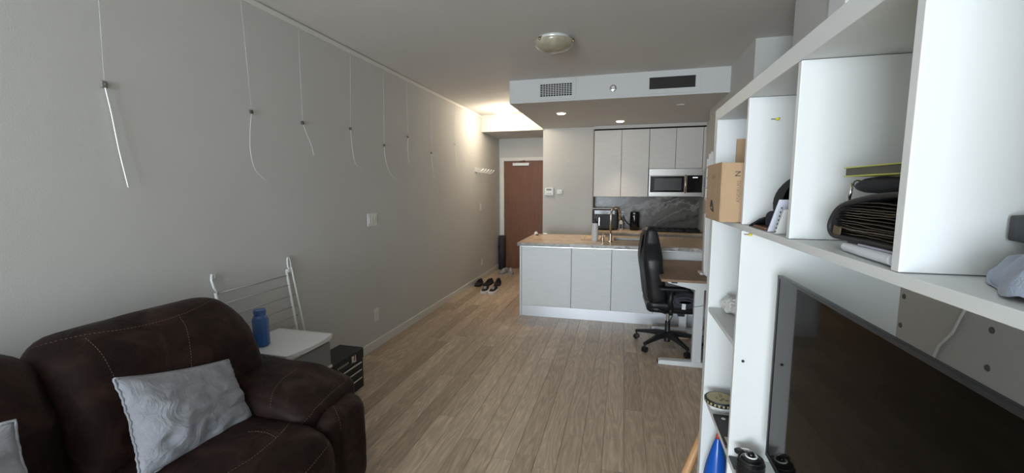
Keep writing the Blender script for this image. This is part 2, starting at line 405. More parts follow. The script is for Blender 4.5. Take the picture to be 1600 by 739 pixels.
dome(-.578, 3.56, .160, 'unlit frosted glass dome lamp on the living room ceiling', False)
dome(-1.80, 6.35, .150, 'lit dome lamp glowing on the ceiling before the entry hall', True)
light('hall_lamp', 'POINT', (-1.80, 6.35, CZ-.17), 16, (1, .84, .64), shadow_soft_size=.10)

# ------------------------------------------------------------------ things on the left wall
def on_wall(y, z, d=0): return (LX+d, y, z)
clear = mat('clear_cord', (.85, .85, .82), .15, alpha=.38)
clearm = mat('clear_cord_bright', (.9, .9, .87), .15)
cords = [  # top y, clip (y, z), tail points, label
    (1.487, (1.462, 2.047), [(1.475, 1.92), (1.488, 1.75), (1.508, 1.577)], 'clear hanging cord with the largest clip, straight tail, leftmost on the wall', .0024),
    (2.235, (2.261, 2.059), [(2.235, 1.93), (2.225, 1.80), (2.25, 1.69), (2.33, 1.62)], 'clear hanging cord with a dark clip, left of the longest hanging row, curling tail', .0012),
    (2.713, (2.709, 2.055), [(2.73, 1.99), (2.775, 1.90), (2.791, 1.827)], 'clear hanging cord whose short tail bends right, third from the left', .0012),
    (3.323, (3.283, 2.089), [(3.285, 1.98), (3.30, 1.84), (3.34, 1.775), (3.42, 1.755)], 'clear hanging cord above the double light switch', .0012),
    (3.845, (3.819, 1.998), [(3.82, 1.88), (3.86, 1.77), (3.93, 1.70), (4.07, 1.655)], 'clear hanging cord with the widest curl, just right of the one above the switch', .0013),
    (4.302, (4.307, 2.135), [(4.29, 2.03), (4.29, 1.92), (4.30, 1.85)], 'clear hanging cord with the highest clip, third from the hall', .0013),
    (4.918, (4.897, 2.007), [(4.89, 1.93), (4.91, 1.80), (4.93, 1.70)], 'clear hanging cord second from the hall with a low clip', .0013),
    (5.672, (5.671, 2.192), [(5.67, 2.10), (5.68, 1.95), (5.69, 1.86)], 'clear hanging cord nearest the hall with a pale clip', .0013)]
for i, (ty, (cy, cz), tail, lab, rr) in enumerate(cords):
    t = thing('hanging_cord', lab, 'hanging cord', (LX+.01, cy, cz), 'clear picture hanging cords on the left wall')
    MB().tube([(LX+.014, ty, CZ-.04), (LX+.012, (ty+cy)/2, (CZ+cz)/2), (LX+.012, cy, cz)], min(rr, .0014), 5).build('upper_cord', clear, t, smooth=True)
    k = 1.25 if i == 0 else 1
    cm = mat('clip_grey', (.20, .19, .17), .5) if i == 0 else mat('clip_metal', (.12, .11, .10), .35, .7) if i < 7 else plas
    c = MB().box(LX+.003, LX+.016, cy-.009*k, cy+.009*k, cz-.012*k, cz+.012*k)
    c.tube([(LX+.016, cy, cz), (LX+.022, cy, cz)], .004*k, 8)
    c.build('clip', cm, t, bevel=.0015)
    pts = [Vector((LX+.012, cy, cz))] + [Vector((LX+.012+.012*(j+1)/len(tail), a, b)) for j, (a, b) in enumerate(tail)]
    sm = []
    for j in range(len(pts)-1):
        p0, p1, p2, p3 = pts[max(j-1, 0)], pts[j], pts[j+1], pts[min(j+2, len(pts)-1)]
        for q in range(6):
            u = q/6; sm.append(.5*((2*p1)+(p2-p0)*u+(2*p0-5*p1+4*p2-p3)*u*u+(3*p1-p0-3*p2+p3)*u**3))
    sm.append(pts[-1])
    MB().tube(sm, rr*(1.35 if i == 0 else 1), 5).build('cord_tail', clearm, t, smooth=True)

def wall_plate(name, y, z, w, h, label, cat, inner, x=LX, s=1):
    t = thing(name, label, cat, (x, y, z-h/2))
    a, b = sorted((x, x+s*.005))
    B(a, b, y-w/2, y+w/2, z-h/2, z+h/2).build('cover_plate', plas, t, bevel=.0015)
    for (iy, iz, iw, ih, nm) in inner:
        a, b = sorted((x+s*.004, x+s*.009))
        B(a, b, y+iy-iw/2, y+iy+iw/2, z+iz-ih/2, z+iz+ih/2).build(nm, trimw if nm != 'slot' else dark, t, bevel=.001)
    return t
wall_plate('light_switch', 3.575, 1.272, .165, .12, 'white triple rocker light switch on the left wall', 'light switch', [(-.046, 0, .034, .068, 'rocker'), (0, 0, .034, .068, 'rocker'), (.046, 0, .034, .068, 'rocker')])
wall_plate('power_outlet', 3.581, .333, .075, .12, 'white outlet low on the wall under the triple light switch', 'outlet', [(0, 0, .034, .068, 'socket')])
wall_plate('light_switch', 6.79, 1.258, .075, .12, 'small single light switch below the hook rack', 'light switch', [(0, 0, .034, .068, 'rocker')])
wall_plate('power_outlet', 6.82, .307, .075, .12, 'small outlet low on the wall above the black sneakers', 'outlet', [(0, 0, .034, .068, 'socket')])
t = thing('hook_rack', 'white five peg coat hook rack on the wall near the entry door', 'hook rack', (LX, 6.9, 1.79))
B(LX, LX+.014, 6.52, 7.28, 1.83, 1.90).build('back_board', plas, t, bevel=.004)
for i in range(5):
    y = 6.60+i*.15
    MB().tube([(LX+.01, y, 1.815), (LX+.07, y, 1.835), (LX+.12, y, 1.885)], [.008, .008, .010], 8).build('hook', plas, t, smooth=True)

# thermostat, small plate, nail on the column wall
def colplate(name, cx, cz, w, h, d, label, cat):
    t = thing(name, label, cat, (cx, 6.9, cz-h/2)); B(cx-w/2, cx+w/2, 6.9-d, 6.9, cz-h/2, cz+h/2).build('housing', plas, t, bevel=.005); return t
t = colplate('thermostat', -1.172, 1.515, .14, .125, .028, 'square white thermostat with a grey display on the column', 'thermostat')
B(-1.215, -1.135, 6.870, 6.873, 1.53, 1.56).build('display', mat('lcd', (.25, .28, .25), .2), t)
B(-1.215, -1.135, 6.870, 6.873, 1.475, 1.487).build('button', mat('grey_btn', (.5, .5, .5), .4), t)
t = colplate('intercom_plate', -1.00, 1.508, .085, .075, .018, 'small white keypad plate right of the thermostat', 'keypad')
MB().lathe([(0, 0), (.022, 0), (.02, .008), (0, .008)], (-.995, 6.882, 1.508), 20, rx).build('dial', trimw, t, smooth=True, auto=30)
t = tag(MB().lathe([(0, 0), (.009, 0), (.007, .02), (0, .02)], (-.86, 6.9, 1.995), 12, rx).build('wall_anchor', plas), 'tiny white wall anchor high on the column wall', 'wall anchor')

# ------------------------------------------------------------------ kitchen
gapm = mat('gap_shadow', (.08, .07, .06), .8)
def cab_upper():
    c = thing('upper_cabinet', 'tall two door upper cabinet left of the microwave', 'cabinet', (-.04, 6.82, 1.437), 'upper kitchen cabinets')
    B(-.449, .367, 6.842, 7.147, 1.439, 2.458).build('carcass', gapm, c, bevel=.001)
    B(-.451, -.042, 6.82, 6.84, 1.437, 2.456).build('door', cabw, c, bevel=.0015); B(-.036, .365, 6.82, 6.84, 1.437, 2.456).build('door', cabw, c, bevel=.0015)
    c = thing('upper_cabinet', 'short two door upper cabinet above the microwave', 'cabinet', (.75, 6.82, 1.858), 'upper kitchen cabinets')
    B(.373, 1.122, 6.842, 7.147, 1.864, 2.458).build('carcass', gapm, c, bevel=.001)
    B(.372, .744, 6.82, 6.84, 1.860, 2.456).build('door', cabw, c, bevel=.0015); B(.750, 1.120, 6.82, 6.84, 1.860, 2.456).build('door', cabw, c, bevel=.0015)
cab_upper()
tag(B(1.127, KX, 6.82, 7.147, 1.437, 2.456).build('filler_panel', cabw, bevel=.001), 'narrow pale filler panel between the microwave and the side wall', 'panel')
tag(B(-.472, -.455, 6.83, 7.147, .93, 2.456).build('end_panel', mat('gable', (.30, .25, .20), .5), bevel=.001), 'thin dark gable strip left of the upper cabinets', 'panel')
tag(B(-.452, KX, 6.845, 7.147, 2.460, 2.478).build('shadow_gap_strip', dark), 'painted dark strip for the shadow gap above the upper cabinets', 'panel')  # dark colour stands in for the shade in this gap
tag(B(-.470, KX, 6.815, 7.147, 2.479, SZ-.001).build('soffit_filler', paint), 'beige filler strip between upper cabinets and bulkhead', 'panel')
t = thing('microwave', 'stainless over the range microwave with black window', 'microwave', (.75, 6.78, 1.44))
bm_ = steel
B(.373, 1.125, 6.79, 7.14, 1.442, 1.855).build('housing', mat('dark_steel', (.25, .24, .23), .4, 1), t, bevel=.002)
B(.373, 1.125, 6.775, 6.79, 1.755, 1.855).build('vent_panel', steel, t, bevel=.002)
dr = B(.373, .915, 6.765, 6.79, 1.455, 1.752).build('door', steel, t, bevel=.003)
B(.395, .88, 6.762, 6.765, 1.505, 1.745).build('door_glass', blks, dr, bevel=.001)
B(.455, .84, 6.7595, 6.762, 1.535, 1.715).build('window_screen', mat('mw_screen', (.055, .055, .055), .25), dr)
B(.373, 1.125, 6.766, 6.79, 1.442, 1.500).build('bottom_rail', steel, t, bevel=.002)
cp = B(.918, 1.125, 6.762, 6.79, 1.503, 1.752).build('control_panel', blks, t, bevel=.002)
B(.99, 1.06, 6.7605, 6.762, 1.715, 1.728).build('clock_display', mat('mw_led', (.1, .1, .1), .3, emit=(.8, .9, 1), estr=.8), cp)
MB().tube([(.893, 6.765, 1.50), (.893, 6.735, 1.515), (.893, 6.732, 1.62), (.893, 6.735, 1.74), (.893, 6.765, 1.752)], .013, 12).build('handle', mat('brass_steel', (.62, .52, .38), .25, 1), t, smooth=True)

# backsplash, rear counter
tag(B(-.455, KX-.002, 7.13, 7.147, .915, 1.436).build('backsplash', splash_st), 'dark grey stone backsplash with pale diagonal veins', 'backsplash')
tag(B(-.455, KX, 6.48, 7.13, .882, .914).build('rear_countertop', counter_st, bevel=.002), 'brown stone worktop under the backsplash', 'countertop')
for k, (a, b) in enumerate([(-.455, .36), (.364, KX)]):
    if k == 0:
        c = thing('base_cabinet', 'pale drawer base cabinet behind the island, below the air fryer', 'cabinet', ((a+b)/2, 6.5, 0))
        B(a, b, 6.525, 7.12, .1, .88).build('carcass', cabw, c)
        for (p, q) in ((.70, .868), (.41, .696), (.12, .406)):
            for (x0, x1) in ((a, (a+b)/2-.002), ((a+b)/2+.002, b)): B(x0, x1, 6.503, 6.523, p, q).build('drawer', cabw, c, bevel=.0015)
    else:
        c = thing('wall_oven', 'built in oven under the cooktop, dark display in its pale top panel', 'oven', ((a+b)/2, 6.5, 0))
        B(a, b, 6.525, 7.12, .1, .88).build('housing', cabw, c)
        B(a, b, 6.503, 6.523, .775, .868).build('control_panel', cabw, c, bevel=.001)
        B(.62, .82, 6.499, 6.503, .80, .838).build('display', blks, c, bevel=.001)
        B(a+.01, b-.01, 6.50, 6.523, .15, .765).build('door', steel, c, bevel=.002)
t = thing('cooktop', 'low black gas cooktop with cast iron grates', 'cooktop', (.78, 6.8, .914))
B(.43, 1.13, 6.62, 7.08, .915, .925).build('glass_plate', blks, t, bevel=.003)
for gx in (.55, .78, 1.01):
    g = MB()
    for dx in (-.09, 0, .09): g.box(gx+dx-.006, gx+dx+.006, 6.66, 7.04, .935, .952)
    for yy in (6.68, 6.85, 7.02): g.box(gx-.10, gx+.10, yy-.006, yy+.006, .925, .945)
    g.build('grate', blk, t, bevel=.001)
# toaster oven
t = thing('air_fryer', 'black air fryer oven with a chrome handle on the rear counter', 'air fryer', (-.27, 6.85, .914))
B(-.455, -.07, 6.72, 7.05, .925, 1.245).build('housing', blk, t, bevel=.02, seg=3)
B(-.425, -.11, 6.714, 6.722, 1.165, 1.225).build('control_strip', mat('glossy_brown', (.03, .022, .018), .15), t, bevel=.002)
B(-.34, -.20, 6.711, 6.714, 1.185, 1.205).build('display', mat('af_disp', (.25, .25, .25), .3), t)
B(-.33, -.10, 6.712, 6.722, .955, 1.15).build('basket', mat('basket_grey', (.012, .014, .018), .5), t, bevel=.006)
B(-.355, -.335, 6.66, 6.70, .985, 1.12).build('handle', chrome, t, bevel=.006)
B(-.455, -.07, 6.72, 7.05, 1.247, 1.256).build('top_trim', steel, t, bevel=.003)
for (a, b) in ((-.43, 6.74), (-.10, 6.74), (-.43, 7.02), (-.10, 7.02)): MB().lathe([(0, 0), (.012, 0), (.012, .012), (0, .012)], (a, b, .914), 10).build('foot', blk, t)
t = thing('coffee_maker', 'tall rounded black appliance with two small buttons beside the cooktop', 'coffee maker', (.185, 6.85, .914))
MB().lathe([(0, 0), (.065, 0), (.07, .01), (.068, .26), (.06, .29), (0, .295)], (.185, 6.85, .914), 28).build('housing', blks, t, smooth=True, auto=40)
for z in (1.13, 1.18): MB().lathe([(0, 0), (.012, 0), (.012, .004), (0, .004)], (.175, 6.784, z), 14, rx).build('button', chrome, t)
wp = thing('power_outlet', 'double outlet on the backsplash behind the faucet', 'outlet', (-.0, 7.13, 1.13))
B(-.035, .04, 7.124, 7.13, 1.10, 1.215).build('cover_plate', mat('grey_plate', (.38, .37, .35), .4), wp, bevel=.001)
B(-.012, .018, 7.120, 7.124, 1.165, 1.195).build('socket', plas, wp); B(-.012, .018, 7.120, 7.124, 1.115, 1.145).build('socket', plas, wp)
tag(MB().tube([(.01, 7.112, 1.13), (.03, 7.07, 1.07), (.08, 7.03, 1.0), (.14, 6.98, .97), (.17, 6.93, .955)], .006, 8).build('coiled_cable', blk, smooth=True), 'black power cord looping from the outlet to the round appliance', 'cord')
t = thing('soap_bottle', 'small clear bottle with a black cap on the rear counter', 'bottle', (-.02, 6.80, .914))
MB().lathe([(0, 0), (.03, 0), (.032, .01), (.032, .12), (.018, .15), (.014, .16), (0, .16)], (-.02, 6.80, .914), 20).build('flask', mat('pale_bottle', (.6, .6, .58), .15), t, smooth=True, auto=40)
MB().lathe([(0, 0), (.016, 0), (.016, .035), (0, .035)], (-.02, 6.80, 1.074), 14).build('cap', blk, t)
B(-.04, .0, 6.766, 6.768, .94, 1.01).build('bottle_label', blk, t)

# island
IY = 4.96
t = thing('kitchen_island', 'long white kitchen island with flat doors and brushed metal kick', 'island', (-.1, IY, 0))
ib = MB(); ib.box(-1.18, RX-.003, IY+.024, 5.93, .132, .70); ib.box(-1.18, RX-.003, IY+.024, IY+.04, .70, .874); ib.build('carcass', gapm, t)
B(-1.203, -1.182, IY-.002, 5.93, 0, .874).build('end_panel', isw, t, bevel=.001)
gaps = [-1.180, -.572, -.106, .365, RX-.004]
for i in range(4):
    B(gaps[i]+.0025, gaps[i+1]-.0025, IY, IY+.020, .135, .862).build('door', isw, t, bevel=.0018)
B(-1.18, RX-.004, IY+.012, IY+.03, 0, .131).build('kick_plate', mat('brushed_alu', (.70, .71, .74), .38, .85), t)
B(-1.19, RX-.004, IY-.004, IY+.02, .864, .874).build('edge_rail', mat('alu_rail', (.75, .75, .76), .3, .9), t)
# countertop with a sink cut-out
ct = MB(); zx0, zx1, zy0, zy1 = -.10, .26, 5.42, 5.80
ct.box(-1.225, zx0, IY-.03, 5.97, .875, .914); ct.box(zx1, RX-.003, IY-.03, 5.97, .875, .914)
ct.box(zx0, zx1, IY-.03, zy0, .875, .914); ct.box(zx0, zx1, zy1, 5.97, .875, .914)
ctop = tag(ct.build('island_countertop', counter_st), 'brown stone countertop on the white island', 'countertop')
B(-1.226, RX-.003, IY-.0315, IY-.03, .875, .9135).build('front_edge', edge_st, ctop, label='grey and white veined polished front edge')
t = thing('sink', 'stainless undermount sink set in the island countertop', 'sink', (.08, 5.6, .72))
sk = MB(); e = .004
sk.box(zx0, zx1, zy0, zy1, .72, .724); sk.box(zx0, zx0+e, zy0, zy1, .72, .90); sk.box(zx1-e, zx1, zy0, zy1, .72, .90)
sk.box(zx0, zx1, zy0, zy0+e, .72, .90); sk.box(zx0, zx1, zy1-e, zy1, .72, .90)
sk.build('basin', steel, t)
MB().lathe([(0, 0), (.04, 0), (.04, .004), (0, .004)], (.08, 5.6, .724), 20).build('drain', chrome, t)
champ = mat('champagne_metal', (.56, .50, .43), .25, 1)
t = thing('faucet', 'tall gooseneck brushed nickel faucet on the island', 'faucet', (-.135, 5.27, .914))
pts = [(-.135, 5.27, .914), (-.135, 5.27, 1.20)] + [(-.135+.052*(1-math.cos(R(a))), 5.27+.09*(1-math.cos(R(a))), 1.235+.10*math.sin(R(a))) for a in range(0, 190, 15)] + [(-.025, 5.46, 1.17)]
MB().tube(pts, [.013]*(len(pts)-1)+[.014], 14).build('spout', champ, t, smooth=True)
MB().lathe([(0, 0), (.027, 0), (.027, .006), (.02, .012), (.02, .10), (0, .10)], (-.135, 5.27, .914), 20).build('faucet_body', champ, t, smooth=True, auto=40)
MB().tube([(-.150, 5.27, .975), (-.195, 5.27, .985), (-.235, 5.26, 1.01)], [.009, .007, .006], 10).build('handle', champ, t, smooth=True)
t = thing('soap_dispenser', 'short metal soap pump left of the faucet', 'soap dispenser', (-.23, 5.33, .914))
MB().lathe([(0, 0), (.02, 0), (.02, .05), (.008, .055), (.008, .085), (0, .085)], (-.23, 5.33, .914), 16).build('pump_body', champ, t, smooth=True, auto=40)
MB().tube([(-.23, 5.33, .995), (-.20, 5.36, 1.0), (-.185, 5.375, .985)], .006, 8).build('nozzle', champ, t, smooth=True)
t = thing('steel_tumbler', 'pale cylindrical bottle with black lid beside the faucet', 'bottle', (-.325, 5.30, .914))
MB().lathe([(0, 0), (.037, 0), (.039, .006), (.039, .225), (0, .225)], (-.325, 5.30, .914), 28).build('flask', mat('grey_white', (.62, .62, .63), .4), t, smooth=True, auto=40)
MB().lathe([(0, .0), (.033, 0), (.033, .02), (.012, .03), (.012, .055), (0, .055)], (-.325, 5.30, 1.139), 20).build('lid', blk, t, smooth=True, auto=40)
t = thing('cutting_board', 'cream cutting board with a dark frame edge beside the sink', 'cutting board', (-.4, 5.6, .914))
B(-.505, -.265, 5.38, 5.86, .915, .927).build('board', mat('cream_board', (.60, .47, .32), .5), t, bevel=.004)
cb = MB(); cb.box(-.47, -.30, 5.42, 5.43, .927, .9285); cb.box(-.47, -.30, 5.81, 5.82, .927, .9285); cb.box(-.47, -.462, 5.42, 5.82, .927, .9285); cb.box(-.308, -.30, 5.42, 5.82, .927, .9285)
cb.build('juice_groove', mat('groove', (.25, .17, .10), .5), t)
t = thing('trinket_jar', 'small white lidded jar at the left end of the island', 'jar', (-1.17, 5.80, .914))
MB().lathe([(0, 0), (.024, 0), (.028, .02), (.02, .04), (0, .05)], (-1.17, 5.80, .914), 18).build('pot', mat('jar_white', (.85, .84, .8), .2), t, smooth=True)
MB().lathe([(0, 0), (.01, 0), (.01, .008), (0, .01)], (-1.17, 5.80, .962), 12).build('lid_knob', chrome, t)
t = thing('key_bunch', 'bunch of keys with a black fob beside the small white jar', 'keys', (-1.10, 5.85, .914))
MB().tube([(-1.10+.02*math.cos(R(a)), 5.85+.02*math.sin(R(a)), .918) for a in range(0, 361, 30)], .002, 5).build('key_ring', chrome, t)
for k, (a, l) in enumerate(((20, .06), (-30, .055), (70, .05))):
    c = B(-1.08, -1.08+l, 5.845, 5.852, .916+.003*k, .9185+.003*k, rot=Matrix.Rotation(R(a), 3, 'Z'), piv=(-1.085, 5.85, .916))
    c.build('key', chrome, t)
B(-1.165, -1.125, 5.74, 5.775, .915, .93).build('key_fob', blk, t, bevel=.004)
tag(MB().soft((-1.05, 5.86, .925), (.03, .022, .012), .01, 5).build('pebble', mat('egg_white', (.8, .78, .74), .3), smooth=True), 'white crumpled wrapper right of the keys on the island', 'wrapper')

# ------------------------------------------------------------------ desk on the right
DZ = .779
t = thing('standing_desk', 'sit stand desk with brown top and white steel legs', 'desk', (.68, 4.35, 0))
B(.347, .99, 3.83, 4.90, DZ-.022, DZ).build('desktop', deskwood, t, bevel=.002)
wst = mat('white_steel', (.72, .73, .73), .35)
for y in (3.88, 4.78):
    MB().prism([(.40, DZ-.023), (.40, DZ-.035), (.62, DZ-.085), (.70, DZ-.085), (.99, DZ-.045), (.99, DZ-.023)], 'y', y-.03, y+.03).build('support_bracket', wst, t, bevel=.002)
    lg = B(.625, .70, y-.03, y+.03, .03, DZ-.08).build('leg', wst, t, bevel=.004)
    ft = MB().prism([(.345, 0), (.345, .028), (.37, .038), (.99, .055), (.99, 0)], 'y', y-.035, y+.035).build('foot', wst, t, bevel=.004)
    B(.34, .346, y-.033, y+.033, .002, .03).build('foot_cap', blk, ft)
B(.63, .69, 3.91, 4.75, DZ-.07, DZ-.03).build('crossbeam', wst, t, bevel=.003)
B(.43, .48, 3.84, 3.855, DZ-.034, DZ-.023).build('cable_clip', blk, t)
tag(MB().tube([(.62, 3.84, .545), (.68, 3.83, .56), (.76, 3.84, .585), (.84, 3.87, .60)], .0025, 6).build('thin_cable', mat('grey_cable', (.35, .35, .35), .5), smooth=True), 'thin grey cable hanging across the near desk leg', 'cable')
tag(MB().tube([(.78, 3.93, .70), (.775, 3.93, .45), (.785, 3.95, .2), (.80, 4.0, .02)], .008, 8).build('black_cable', blk, smooth=True), 'black cable bundle hanging behind the near desk leg', 'cable')
t = thing('leaning_board', 'narrow white rounded panel standing upright at the near end of the desk', 'board', (.74, 4.06, DZ))
MB().prism([(.712, DZ+.05), (.72, DZ+.02), (.745, DZ+.002), (.775, DZ+.002), (.775, 1.345), (.705, 1.345)], 'y', 4.02, 4.10).build('panel', plas, t, bevel=.01, seg=3)
B(.70, .82, 4.10, 4.22, DZ+.001, DZ+.02).build('stand', plas, t, bevel=.004)
# stepped white rack on the far right wall
t = thing('wall_file_rack', 'white stepped rack hung on the wall beyond the shelving', 'wall rack', (.95, 5.0, 1.43))
for i, (x0, z1, y0) in enumerate(((.868, 1.883, 5.0), (.890, 1.936, 5.03), (.914, 1.963, 5.06))):
    B(x0, RX-.002, y0, y0+.02, 1.44, z1).build('divider', plas, t, bevel=.002)
for z in (1.45, 1.56, 1.67, 1.78): B(.855, .885, 4.975, 4.999, z, z+.016).build('rung', mat('rack_grey', (.45, .45, .45), .4), t, bevel=.003)

tag(B(.56, .70, 4.56, 4.90, .0, .035).build('wooden_board', boardwood, bevel=.003), 'pale wooden board lying on the floor behind the chair base', 'board')

# ------------------------------------------------------------------ gaming chair (built facing +X at its own origin)
def chair():
    t = thing('office_chair', 'black high back racing style office chair at the standing desk', 'chair', (0, 0, 0))
    # backrest: shell lofted from centre line
    prof = [  # z, x back, x front, half width
        (.40, -.215, -.105, .20), (.47, -.235, -.045, .235), (.55, -.26, -.035, .25), (.66, -.275, -.055, .26), (.75, -.285, -.07, .27),
        (.83, -.30, -.085, .275), (.90, -.31, -.085, .27), (.97, -.305, -.095, .23), (1.04, -.295, -.11, .175), (1.11, -.285, -.13, .16), (1.17, -.27, -.15, .15), (1.205, -.245, -.175, .12)]
    def ring(u, v):
        k = v*(len(prof)-1); i = min(int(k), len(prof)-2); f = k-i
        f = f*f*(3-2*f)*.3+f*.7
        a = [prof[i][q]*(1-f)+prof[i+1][q]*f for q in range(4)]
        th = 2*math.pi*u; c, s = math.cos(th), math.sin(th)
        xc = (a[1]+a[2])/2; hx = (a[2]-a[1])/2*.93
        px = math.copysign(abs(c)**.6, c); py = math.copysign(abs(s)**.55, s)
        wing = .045*(abs(py)**3) if c > 0 else .02*abs(py)**2
        return (xc+hx*px+wing*.7, a[3]*py, a[0])
    MBk = MB().grid(ring, 40, 46, True); n0 = 40*46
    MBk.f.append(tuple(i*46 for i in range(40))); MBk.f.append(tuple(i*46+45 for i in range(40))[::-1])
    lea = mottled('chair_leather', (.010, .010, .011), (.016, .016, .018), 20, .38, .15, 300)
    bk = MBk.build('backrest', lea, t, smooth=True, auto=60)
    pnl = MB().grid(lambda u, v: (ring(.5+.1*(u-.5), .1+.75*v)[0]-.004, (u-.5)*.26, ring(.5, .1+.75*v)[2]), 6, 20)
    pnl.build('back_panel', mat('chair_panel', (.03, .03, .032), .5), bk, smooth=True)
    for s in (-1, 1):
        MB().tube([(ring(.5-.13*s, v/20)[0]-.002, ring(.5-.13*s, v/20)[1], ring(.5, v/20)[2]) for v in range(1, 19)], .003, 6).build('piping', mat('pipe_grey', (.06, .06, .065), .5), bk, smooth=True)
    B(-.26, -.20, -.03, .03, .985, 1.0).build('strap_slot', dark, bk)
    # seat
    MB().soft((.02, 0, .455), (.25, .255, .055), .045, 10, puff=(0, 0, .012)).build('seat', lea, t, smooth=True)
    for s in (-1, 1):
        MB().soft((.03, s*.225, .475), (.235, .045, .035), .03, 8).build('seat_bolster', lea, t, smooth=True)
        a = MB().tube([(-.02, s*.30, .46), (-.03, s*.31, .54), (-.02, s*.315, .64)], [.022, .024, .022], 10)
        a.tube([(-.03, s*.20, .405), (-.02, s*.30, .415), (-.02, s*.30, .47)], .018, 8)
        a.build('armrest_post', blk, t, smooth=True)
        MB().soft((.0, s*.315, .655), (.135, .045, .016), .014, 8).build('armrest', blk, t, smooth=True)
        MB().tube([(-.21, s*.235, .44), (-.14, s*.25, .44), (-.05, s*.25, .415)], .022, 8).build('hinge_bracket', blk, t, smooth=True)
    B(-.12, .12, -.08, .08, .365, .405).build('tilt_plate', blk, t, bevel=.006)
    B(.075, .14, -.10, -.03, .335, .375).build('tilt_lever', blk, t, bevel=.01)
    MB().tube([(.02, -.05, .385), (.035, -.07, .34), (.02, -.05, .29), (.01, -.02, .26)], .004, 6).build('cable', blk, t, smooth=True)
    MB().tube([(0, 0, .24), (0, 0, .37)], .014, 14).build('gas_lift', steel, t, smooth=True, auto=40)
    MB().lathe([(0, .05), (.03, .05), (.031, .12), (.027, .13), (.024, .255), (0, .255)], (0, 0, 0), 20).build('lift_cover', blk, t, smooth=True, auto=40)
    for k in range(5):
        a = R(152+72*k); d = Vector((math.cos(a), math.sin(a), 0)); nrm = Vector((-d.y, d.x, 0))
        vs = []; 
        for (rr, w, z0, z1) in ((.02, .030, .095, .155), (.12, .026, .10, .148), (.24, .021, .088, .120), (.33, .016, .075, .10)):
            for (sx, zz) in ((-1, z0), (1, z0), (.7, z1), (-.7, z1)): vs.append(d*rr+nrm*w*sx+Vector((0, 0, zz)))
        fs = [(0, 1, 2, 3), (15, 14, 13, 12)]
        for i in range(3):
            for q in range(4): fs.append((i*4+q, i*4+(q+1) % 4, i*4+4+(q+1) % 4, i*4+4+q))
        lg = MB().add(vs, fs).build('leg', blk, t, bevel=.004)
        e_ = d*.32; cs = MB()
        for s in (-1, 1):
            p = e_+nrm*s*.014+Vector((0, 0, .029))
            cs.tube([p-nrm*.009, p-nrm*.006, p+nrm*.006, p+nrm*.009], [.022, .028, .028, .022], 18)
        cs.tube([e_+Vector((0, 0, .03)), e_+Vector((0, 0, .082))], .008, 8)
        cs.build('caster', blk, lg, smooth=True, auto=40)
    return t
ch = chair(); ch.location = (.465, 4.33, 0); ch.rotation_euler = (0, 0, R(2))
# folded dark garment with a white tag on the seat
def fold(u, v):
    # rolled/folded profile swept in y
    a = v*2*math.pi; y = (u-.5)*.30
    rx_ = .125; rz_ = .072
    n = noise.noise(Vector((math.cos(a)*1.5, math.sin(a)*1.5, y*8)))*.018
    e = 1-abs(2*u-1)**6*.55
    return (.575+(rx_+n)*math.cos(a)*e, 4.17+y, .535+(rz_+n)*math.copysign(abs(math.sin(a))**.8, math.sin(a))*e)
t = thing('folded_garment', 'dark grey folded jacket with a white tag on the chair seat', 'garment', (.50, 4.26, .52))
g = MB().grid(fold, 26, 40, False); g.build('cloth', mat('jacket_grey', (.06, .062, .075), .9), t, smooth=True)
for k, (rx_, rz_) in enumerate(((.10, .050), (.062, .020))):
    MB().tube([(.575+rx_*math.cos(R(a)), 4.016-.003*k, .535+rz_*math.sin(R(a))) for a in range(20, 340, 16)], .009, 8).build('fold', mat('fold_dark', (.045, .047, .057), .9), t, smooth=True)
tg = []
B(.545, .578, 3.998, 4.006, .472, .525).build('tag', mat('tag_white', (.75, .75, .75), .6), t, bevel=.002)

# ------------------------------------------------------------------ shelving unit
UX0, UX1, UT = .327, .717, 1.857
t = thing('shelving_unit', 'large white open cube shelving unit standing along the right side', 'shelving unit', (.52, .9, 0))
def pan(nm, *a): return B(*a).build(nm, white, t, bevel=.0012)
Y0, Y1, Y2, Y3, Y4, YE = 1.76, 1.33, .98, .626, .272, -.14
pan('end_panel', UX0, UX1, Y0-.045, Y0, 0, UT-.040)
pan('end_panel', UX0, UX1, YE, YE+.045, 0, UT-.040)
pan('top_board', UX0, UX1, YE, Y0, UT-.040, UT)
pan('bottom_board', UX0, UX1, YE+.046, Y0-.046, 0, .045)
pan('shelf', UX0+.001, UX1-.001, YE+.046, Y0-.046, 1.451, 1.467)
for y in (Y1, Y2, Y3, Y4): pan('divider', UX0+.001, UX1-.001, y-.016, y, 1.468, UT-.041)
pan('divider', UX0+.001, UX1-.001, Y1-.016, Y1, .046, 1.450)
for z in (1.117, .767, .417): pan('shelf', UX0+.002, UX1-.002, Y1+.001, Y0-.046, z-.016, z)
pan('shelf', UX0+.001, UX1-.001, YE+.046, Y1-.017, .751, .767)
pan('shelf', UX0+.001, UX1-.001, YE+.046, Y1-.017, .401, .417)
for y in (Y2, Y3, Y4):
    pan('divider', UX0+.001, UX1-.001, y-.016, y, .046, .400); pan('divider', UX0+.001, UX1-.001, y-.016, y, .418, .750)
